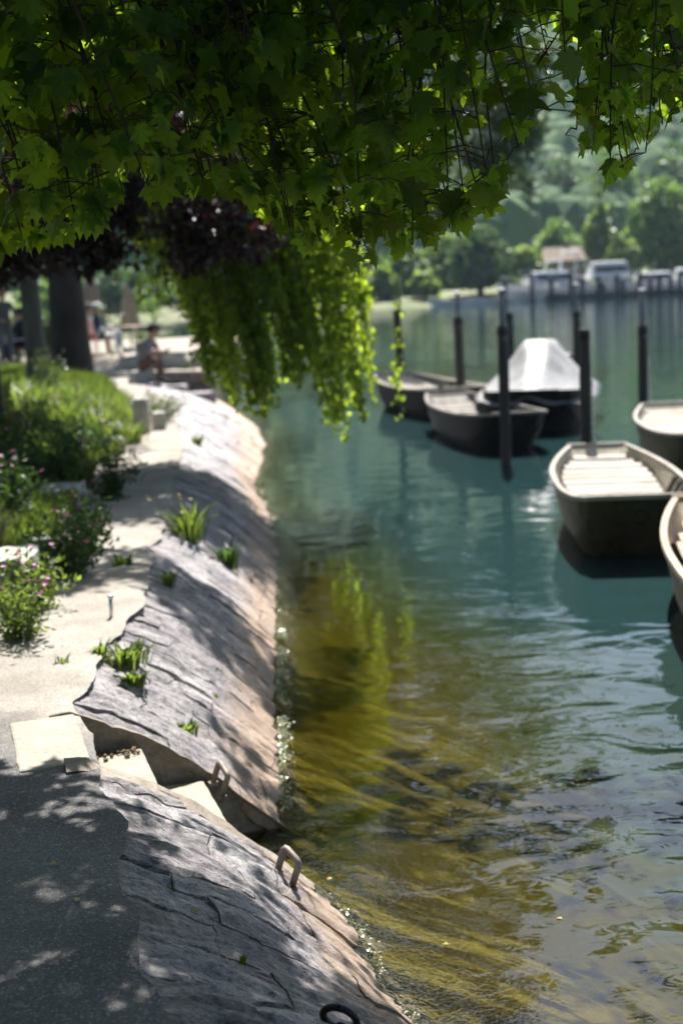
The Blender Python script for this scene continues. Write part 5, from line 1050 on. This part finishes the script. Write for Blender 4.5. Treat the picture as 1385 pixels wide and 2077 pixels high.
# man reading on the rocks
mp_ = px(288, 778, Y=25.3); mz = float(mp_[2])
J, lk = seated(lean=.38, seat=.24, knees=(.34, .34), kz=(.46, .44), feet=((.36, .10), (.42, -.10)), fz=(.03, .03), hands=((.44, .06, .56), (.44, -.06, .56)))
mseat = rough_block((float(mp_[0]), 25.3, mz+.05), (.42, .42, .36), 'low stone the man in the grey shirt sits on', 77, .3, 'seat_stone'); mseat['group'] = 'boulders under the quay wall'
man = person('person', 'man in grey shirt and brown trousers crouched on a stone reading beside the quay wall', (float(mp_[0]), 25.3, mz), R(-15), J, lk, dress(lk, 'c_grey', 'skin', 'c_brown', 'c_brown', 'c_dark'), 'hair_dark', cap='c_dark')
bo = empty('newspaper', (float(mp_[0])+.52, 25.17, mz+.58), R(-15), 'small white paper held by the man on the stone', 'paper'); mb = MB()
mb.add([(-.08, -.1, .0), (.0, -.1, .015), (.0, .1, .015), (-.08, .1, 0), (.09, -.1, .02), (.09, .1, .02)], [(0, 1, 2, 3), (1, 4, 5, 2)]); o = mb.build('sheet', M['c_white'], bo); o.rotation_euler = (0, -.4, 0); sd = o.modifiers.new('t', 'SOLIDIFY'); sd.thickness = .004
# people at the left edge
lp = px(16, 722, Y=29.0); lq = (float(lp[0]), 29.0, TZ)
def standing(): 
    J, lk = seated(); S_ = .46
    J = {k: list(v) for k, v in J.items()}
    for k in J:
        if k[:3] in ('hip', 'knl', 'knr', 'anl', 'anr', 'tol', 'tor'): continue
        J[k][2] += .42
    for n_, sg in (('l', 1), ('r', -1)):
        J['hip'+n_][:3] = [0, sg*.09, .93]; J['kn'+n_][:3] = [.02, sg*.1, .5]; J['an'+n_][:3] = [0, sg*.1, .09]; J['to'+n_][:3] = [.14, sg*.11, .03]
    return {k: tuple(v) for k, v in J.items()}, lk
lp = px(14, 722, Y=30.0)
J, lk = standing(); person('person', 'fair-haired person standing at the left edge beyond the lawn', (float(lp[0]), 30.0, TZ), R(-60), J, lk, dress(lk, 'c_olive', 'skin', 'c_grey', 'c_grey', 'c_dark'), 'hair_fair')
J, lk = seated(); lp2 = px(48, 725, Y=31.0); lw = (float(lp2[0]), 31.0, TZ)
chair(lw, R(160), 'red slatted chair left of the grey trunk at the terrace edge')
person('person', 'person in dark jacket sitting left of the grey trunk', lw, R(160), J, lk, dress(lk, 'c_dark', 'c_dark', 'c_dark', 'c_dark', 'c_dark'), 'hair_dark')
# table
tp = (wl_[0]+.75, wl_[1]+.55, TZ); g = empty('terrace_table', tp, 0, 'small round table beside the woman on the terrace', 'table')
mb = MB(); mb.lathe([(.33, .70), (.35, .71), (.35, .73), (.33, .735)], 24); mb.build('table_top', M['wood_tan'], g)
mb = MB(); mb.lathe([(.03, 0.02), (.03, .70)], 10); mb.build('stem', M['paintwhite'], g); mb = MB(); mb.lathe([(.22, 0), (.22, .02), (.05, .04)], 16); mb.build('foot', M['paintwhite'], g)
pot = empty('flower_pot', (wl_[0]+.98, wl_[1]-.1, TZ), 0, 'ochre plant pot standing on the terrace right of the woman', 'flower pot'); mb = MB(); mb.lathe([(.11, 0), (.16, .30), (.175, .30), (.175, .34), (.15, .34)], 16); mb.build('pot', M['roof'], pot, True)
rp = np.random.default_rng(3); P = rp.normal(0, .10, (160, 3))*[1, 1, .8]+[0, 0, .46]; leaves('foliage', P, hang(160, rp, -.3), rnd_dirs(160, rp), rp.uniform(.06, .1, 160), OVAL, M['far3'], pot)
# folded parasols
def parasol(x, y, Y, h, label):
    b = px(x, y, Y=Y); g = empty('folded_parasol', (float(b[0]), Y, TZ), 0, label, 'parasol', 'folded cream parasols on the terrace'); mb = MB(); mb.lathe([(.025, 0), (.025, h)], 10); mb.build('pole', M['wood_grey'], g)
    n_ = 16; V = []; zs = [(.05, h-.02), (.13, h-.35), (.19, h-.8), (.24, h-1.15)]
    for r_, z in zs: V += [(r_*(1+.22*(-1)**j)*math.cos(2*math.pi*j/n_), r_*(1+.22*(-1)**j)*math.sin(2*math.pi*j/n_), z) for j in range(n_)]
    mb = MB(); mb.add(V, [(i*n_+j, (i+1)*n_+j, (i+1)*n_+(j+1) % n_, i*n_+(j+1) % n_) for i in range(3) for j in range(n_)]); mb.build('canopy', M['cream'], g)
    mb = MB(); mb.lathe([(.25, 0), (.25, .08), (.05, .1)], 16); mb.build('base', M['block'], g)
parasol(196, 727, 36, 2.1, 'folded cream parasol just right of the thick trunk'); parasol(268, 715, 38, 1.75, 'folded cream parasol further right behind the table')
tree('terrace_bush', 'green bush on the terrace behind the table', (-5.0, 39.5, TZ), [(-5, 39.5, TZ), (-5, 39.5, 1.2)], .05, .03, [(-5, 39.5, 1.7, .6, .5, .9)], 900, .12, M['far2'], seed=44, cat='bush')

tree('darkening_hedge', 'dark hedge added to darken the back of the terrace left of the trunks', (-7.6, 34.5, TZ), [(-7.6, 34.5, TZ), (-7.6, 34.5, 1.6)], .06, .03, [(-10.2+i_*.75, 34.5, TZ+.75, .7, .6, .95) for i_ in range(7)], 6000, .13, M['far1'], seed=46, cat='hedge')  # made-up hedge, put in to darken the pale terrace behind the trunks
# ================================================================== far shore: wood on the hill, trees, pier, boats, houses
rf = np.random.default_rng(41)
bm = bmesh.new(); bmesh.ops.create_icosphere(bm, subdivisions=2, radius=1); IV = np.array([v_.co for v_ in bm.verts]); IF = np.array([[v_.index for v_ in f.verts] for f in bm.faces]); bm.free()
n_ = 9000; fy = 172+560*rf.random(n_)**1.35; fx = rf.uniform(-.34, .42, n_)*fy; fz = hill_z(fx, fy); fr = rf.uniform(1.6, 3.4, n_)*(1+fy/500)
Vs = IV[None]*(1+.35*noise3(IV[None]*1.7+rf.uniform(0, 90, (n_, 1, 3))))[..., None]+0; Vs = Vs*fr[:, None, None]*np.stack([np.ones(n_), np.ones(n_), rf.uniform(1.0, 1.7, n_)], -1)[:, None, :]+np.stack([fx, fy, fz+fr*.8], -1)[:, None, :]
Fs = IF[None]+(np.arange(n_)*len(IV))[:, None, None]; fo = link('hillside_wood', arr_mesh('hillside_wood', Vs.reshape(-1, 3), Fs.reshape(-1, 3)), M['forest']); tag(fo, 'hazy wood covering the hillside across the lake', 'wood', None, 'stuff')
def far_tree(x, ytop, w_px, Y, label, mat, seed, kind='round', base=.5, n_=2600, size=.42):
    c = px(x, ytop, Y=Y); h = c[2]-base; wd = w_px*Y/FPX/2; X0 = c[0]
    if kind == 'round': bl = [(X0+dx*wd*.5, Y+dy*wd*.4, base+h*f, wd*s_, wd*s_, h*.22) for dx, dy, f, s_ in ((0, 0, .78, .6), (-.8, 0, .55, .55), (.8, -.3, .55, .55), (.2, -.8, .45, .7), (-.4, -.6, .32, .7), (.5, .4, .3, .7), (0, 0, .62, .85))]
    elif kind == 'cone': bl = [(X0, Y, base+h*f, wd*s_, wd*s_, h*.13) for f, s_ in ((.15, 1), (.3, .9), (.45, .75), (.6, .58), (.75, .4), (.88, .22))]
    else: bl = [(X0+dx*wd*.55, Y+dy*wd*.5, base+h*f, wd*s_, wd*s_, h*hh_) for dx, dy, f, s_, hh_ in ((0, 0, .80, .6, .2), (-.9, -.2, .52, .42, .34), (.9, -.2, .5, .42, .36), (0, -.9, .45, .5, .36), (-.4, -.7, .42, .4, .36), (.5, -.7, .42, .4, .36))]
    return tree('far_tree', label, (X0, Y, base), [(X0, Y, base-.4), (X0, Y, base+h*.3), (X0+.1, Y, base+h*.8)], wd*.09+.05, .05, bl, n_, size, M[mat], tpl=CLUMP, seed=seed, shell=.5, gaps=-.12, gscale=.7, group='trees on the far shore', down=.9 if kind == 'weep' else .2)
far_tree(970, 455, 150, 119, 'dark round tree at the water edge left of the white cruiser', 'far1', 1)
far_tree(1345, 355, 170, 128, 'big drooping willow at the right edge behind the pier', 'far2', 2, 'weep', n_=4200)
far_tree(1212, 385, 105, 136, 'pointed light green tree left of the big willow', 'far3', 3, 'cone', n_=3000)
far_tree(1262, 470, 70, 124, 'small light bush-like tree between pier and willow', 'far3', 4)
far_tree(1130, 440, 110, 150, 'mid green tree behind the boathouse roof', 'far2', 5)
far_tree(1062, 500, 90, 124, 'yellow-green bushy tree just left of the boathouse', 'far3', 6)
far_tree(900, 470, 130, 132, 'pale green tree behind the dark round one, to its left', 'far3', 7)
far_tree(820, 500, 110, 124, 'light bushy tree partly behind the hanging leaves', 'far2', 8)
far_tree(770, 540, 80, 119, 'low waterside bush at the left end of the far shore', 'far3', 9, n_=1600)
far_tree(860, 552, 70, 118, 'low yellow-green bush on the shore between two darker trees', 'far3', 10, n_=1600)
far_tree(1050, 565, 60, 117.5, 'low bush on the shore beside the cruiser bow', 'far3', 11, n_=1200)
far_tree(1040, 320, 150, 185, 'tall bluish tree on the slope above the dark round tree', 'far1', 12, n_=3000, size=.6)
far_tree(1135, 300, 130, 195, 'tall hazy tree on the slope above the boathouse', 'far1', 13, n_=3000, size=.6)
far_tree(1240, 290, 150, 190, 'hazy tree on the slope behind the pointed tree', 'far2', 14, n_=3000, size=.6)
far_tree(1385, 270, 190, 180, 'dark tall tree on the slope above the big willow', 'far1', 15, n_=3400, size=.6)
far_tree(690, 480, 200, 130, 'broad dark tree hidden mostly behind the weeping curtain', 'far1', 16)
far_tree(560, 500, 220, 128, 'wide tree on the far shore behind the copper beech', 'far2', 17)
far_tree(330, 560, 160, 126, 'tree on the far shore above the quay wall', 'far2', 18)
far_tree(1480, 400, 160, 124, 'willow just outside the right edge of the far shore', 'far2', 19)
far_tree(250, 540, 170, 121, 'dark tree on the far shore above the thick trunk and parasols', 'far1', 20)
far_tree(410, 565, 150, 120, 'tree on the far shore left of the weeping curtain', 'far1', 21)
far_tree(120, 560, 200, 123, 'far shore tree seen between the two trunks at the left', 'far2', 22)
# boathouse
hp = px(1140, 560, Y=134); X0 = hp[0]; g = empty('boathouse', (X0, 134, .8), R(-8), 'low boathouse with tan roof among the far trees', 'building'); g.scale = (.72, .72, .9)
mb = MB(); mb.box((0, 0, 1.4), (5.2, 4, 2.8)); mb.build('wall', M['wall_cream'], g)
zr = px(1140, 492, Y=134)[2]-.8; mb = MB(); mb.add([(-3, -2.5, 2.7), (3, -2.5, 2.7), (3, 2.5, 2.7), (-3, 2.5, 2.7), (-2.4, 0, zr), (2.4, 0, zr)], [(0, 1, 5, 4), (2, 3, 4, 5), (1, 2, 5), (3, 0, 4), (3, 2, 1, 0)]); rf_ = mb.build('roof', M['roof'], g)
mb = MB(); mb.box((.6, .2, zr+.2), (.5, .5, .9)); mb.build('chimney', M['wall_cream'], rf_)
for x in (-1.6, 0, 1.6):
    mb = MB(); mb.box((x, -2.01, 1.5), (.9, .06, 1.1)); wn = mb.build('window', M['paintwhite'], g); mb = MB(); mb.box((x, -2.045, 1.5), (.74, .03, .94)); mb.build('pane', M['glass'], wn)
# house on the slope, mauve roof
hp = px(1132, 262, Y=300); g = empty('hillside_house', (hp[0], 300, hp[2]-7), R(10), 'house with mauve roof high on the hillside, seen through the leaf gap', 'building')
mb = MB(); mb.box((0, 0, 3), (11, 8, 9)); mb.build('wall', M['wall_cream'], g); mb = MB(); mb.add([(-6.4, -5, 7.4), (6.4, -5, 7.4), (6.4, 5, 7.4), (-6.4, 5, 7.4), (-5.4, 0, 11.4), (5.4, 0, 11.4)], [(0, 1, 5, 4), (2, 3, 4, 5), (1, 2, 5), (3, 0, 4), (3, 2, 1, 0)]); mb.build('roof', M['houseroof'], g)
for x in (-3.4, 0, 3.4):
    mb = MB(); mb.box((x, -4.03, 5), (1.2, .08, 1.6)); mb.build('window', M['glass'], g)
# pier with piles
PY = 113.0
p0, p1 = px(1000, 604, Y=PY), px(1560, 590, Y=PY); pr = empty('pier', (p0[0], PY, 0), 0, 'long low pier on the far shore behind the moored cruisers', 'pier')
k = 26
for i in range(k):
    xa = p0[0]+(p1[0]-p0[0])*i/k; xb = p0[0]+(p1[0]-p0[0])*(i+1)/k; mb = MB(); mb.box(((xa+xb)/2, PY+1, .55), (xb-xa-.05, 1.6, .12)); put(mb.build('deck_panel', M['wood_grey']), pr)
for i in range(0, k+1, 2):
    xa = p0[0]+(p1[0]-p0[0])*i/k
    for yy in (.3, 1.7):
        mb = MB(); mb.tube([(xa, PY+yy, -1.5), (xa, PY+yy, .5)], .10, 8); put(mb.build('support', M['bluedark']), pr)
for i, x in enumerate((1023, 1078, 1117, 1157, 1180, 1212, 1222, 1250, 1262, 1296, 1318, 1336, 1360, 1378, 1398)):
    b = px(x, [566, 556, 562, 553, 566, 560, 572, 556, 566, 550, 563, 556, 560, 552, 558][i], Y=PY-1.2-(i % 3)*.7); Y_ = PY-1.2-(i % 3)*.7; mb = MB(); mb.lathe([(.19, -1.5), (.18, b[2]-.05), (.21, b[2]-.05), (.21, b[2]), (.05, b[2]+.10)], 10); o = mb.build('dock_pile', M['bluedark'], None, True); o.location = (b[0], Y_, 0); tag(o, 'dark blue pile in front of the far pier, %s from the left' % ['first', 'second', 'third', 'fourth', 'fifth', 'sixth', 'seventh', 'eighth', 'ninth', 'tenth', 'eleventh', 'twelfth', 'thirteenth', 'fourteenth', 'fifteenth'][i], 'pile', 'piles along the far pier')
def cruiser(x, y, Y, Ln, rz, label, arch=True, cabin=1.0):
    b = px(x, y, Y=Y); g = empty('motor_cruiser', (b[0], Y, 0), rz, label, 'motorboat', 'white cruisers at the far pier'); g.scale = (1.35,)*3; u = np.linspace(-1, 1, 17); G = []
    for a in u:
        wv = 1.15*(1-max(0, a)**2.6)+.04; hs = .85+.28*max(0, a)**1.6; kz_ = -.3+.7*max(0, a)**3; xa = a*Ln/2; G.append([(xa, -wv, hs), (xa-.1*max(0, a), -wv*.82, .15), (xa-.3*max(0, a), 0, kz_), (xa-.1*max(0, a), wv*.82, .15), (xa, wv, hs)])
    G = np.array(G); mb = MB(); mb.sheet(G, flip=True); mb.add(G[0], [(0, 1, 2, 3, 4)]); mb.build('hull', M['paintwhite'], g); dk = G[:, [0, 4]]; dk = dk-[0, 0, .05]; mb = MB(); mb.sheet(dk); mb.build('deck', M['paintwhite'], g)
    S_ = G[:, [0, 1]]; mb = MB(); mb.sheet(np.stack([S_[:, 0]*.75+S_[:, 1]*.25-[0, .012, 0], S_[:, 0]*.6+S_[:, 1]*.4-[0, .012, 0]], 1), flip=True); mb.build('stripe', M['bluedark'], g)
    mb = MB(); mb.box((-.1, 0, 1.25*cabin+.05), (Ln*.42, 1.7, .8*cabin), taper=.85); cb = mb.build('cabin', M['paintwhite'], g, bevel=.08)
    for sg in (-1, 1):
        mb = MB(); mb.box((-.1, sg*.80, 1.3*cabin+.05), (Ln*.34, .04, .34), rx=sg*.16); mb.build('window', M['glass'], cb)
    mb = MB(); mb.box((Ln*.2, 0, 1.5*cabin+.2), (.05, 1.45, .55), ry=-.55); mb.build('windscreen', M['glass'], g)
    if arch:
        mb = MB(); mb.tube([(-Ln*.22, -.95, .9), (-Ln*.27, -.92, 2.5), (-Ln*.27, -.8, 2.85), (-Ln*.27, .8, 2.85), (-Ln*.27, .92, 2.5), (-Ln*.22, .95, .9)], .07, 8); mb.build('arch', M['paintwhite'], g, True)
        mb = MB(); mb.tube([(-Ln*.05, -.9, 1.4), (-Ln*.1, -.88, 2.3), (-Ln*.1, .88, 2.3), (-Ln*.05, .9, 1.4)], .05, 8); mb.build('arch', M['paintwhite'], g, True)
    mb = MB(); mb.tube([(Ln*a/2*.97, -1.05*(1-max(0, a)**2.6), 1.25+.28*max(0, a)**1.6) for a in np.linspace(.1, .97, 9)], .02, 6); mb.build('rail', M['metal'], g, True)
cruiser(1105, 600, 115.9, 6.2, R(200), 'white motor cruiser with tall arch at the left of the far pier')
cruiser(1228, 596, 116.4, 5.6, R(185), 'white cabin cruiser without arch right of the arched one', False, 1.25)
cruiser(1320, 594, 116.2, 5.2, R(180), 'low white motorboat at the far pier near the right edge', False, .8)
cruiser(1400, 594, 116.4, 5.0, R(175), 'white motorboat cut off by the right edge at the far pier', False, .9)
for i, (x, y) in enumerate(((905, 617), (960, 611), (1005, 606))):
    b = px(x, y, z=0.0); Yb = min(b[1], 112.5); g = empty('far_rowboat', (b[0], Yb, 0), R(80+20*i), ['small pale rowboat on the far shore below the low bush', 'small pale rowboat under the dark round tree', 'small white rowboat at the left end of the pier'][i], 'boat', 'small boats on the far shore')
    u = np.linspace(-1, 1, 13); G = np.array([[(-(.6*(1-abs(a)**2.4)+.03), a*1.9, .45+.1*a*a), (-.4*(1-abs(a)**2.4), a*1.8, -.1+.2*abs(a)**3), (.4*(1-abs(a)**2.4), a*1.8, -.1+.2*abs(a)**3), ((.6*(1-abs(a)**2.4)+.03), a*1.9, .45+.1*a*a)] for a in u]); mb = MB(); mb.sheet(G); mb.build('hull', M['paintwhite'], g)
    mb = MB(); mb.sheet((G[:, [0, 3]]-[0, 0, .12])*[.95, .95, 1], flip=True); mb.build('inside', M['wood_tan'], g)
    for yy in (-.8, .3):
        mb = MB(); mb.box((0, yy, .42), (1.1, .25, .05)); mb.build('thwart', M['wood_pale'], g)

# ================================================================== air
hz = bpy.data.materials.new('haze_air'); hz.use_nodes = True; hn = hz.node_tree; hn.nodes.clear(); ho = hn.nodes.new('ShaderNodeOutputMaterial'); hv = hn.nodes.new('ShaderNodeVolumePrincipled')
hv.inputs['Color'].default_value = (.60, .78, 1.0, 1); hv.inputs['Density'].default_value = .00018; hv.inputs['Anisotropy'].default_value = .2; hn.links.new(hv.outputs[0], ho.inputs['Volume'])
mb = MB(); mb.box((50, 395, 134), (1100, 840, 280)); o = mb.build('haze', hz); tag(o, 'thin blue summer haze over the lake', 'haze', None, 'stuff')
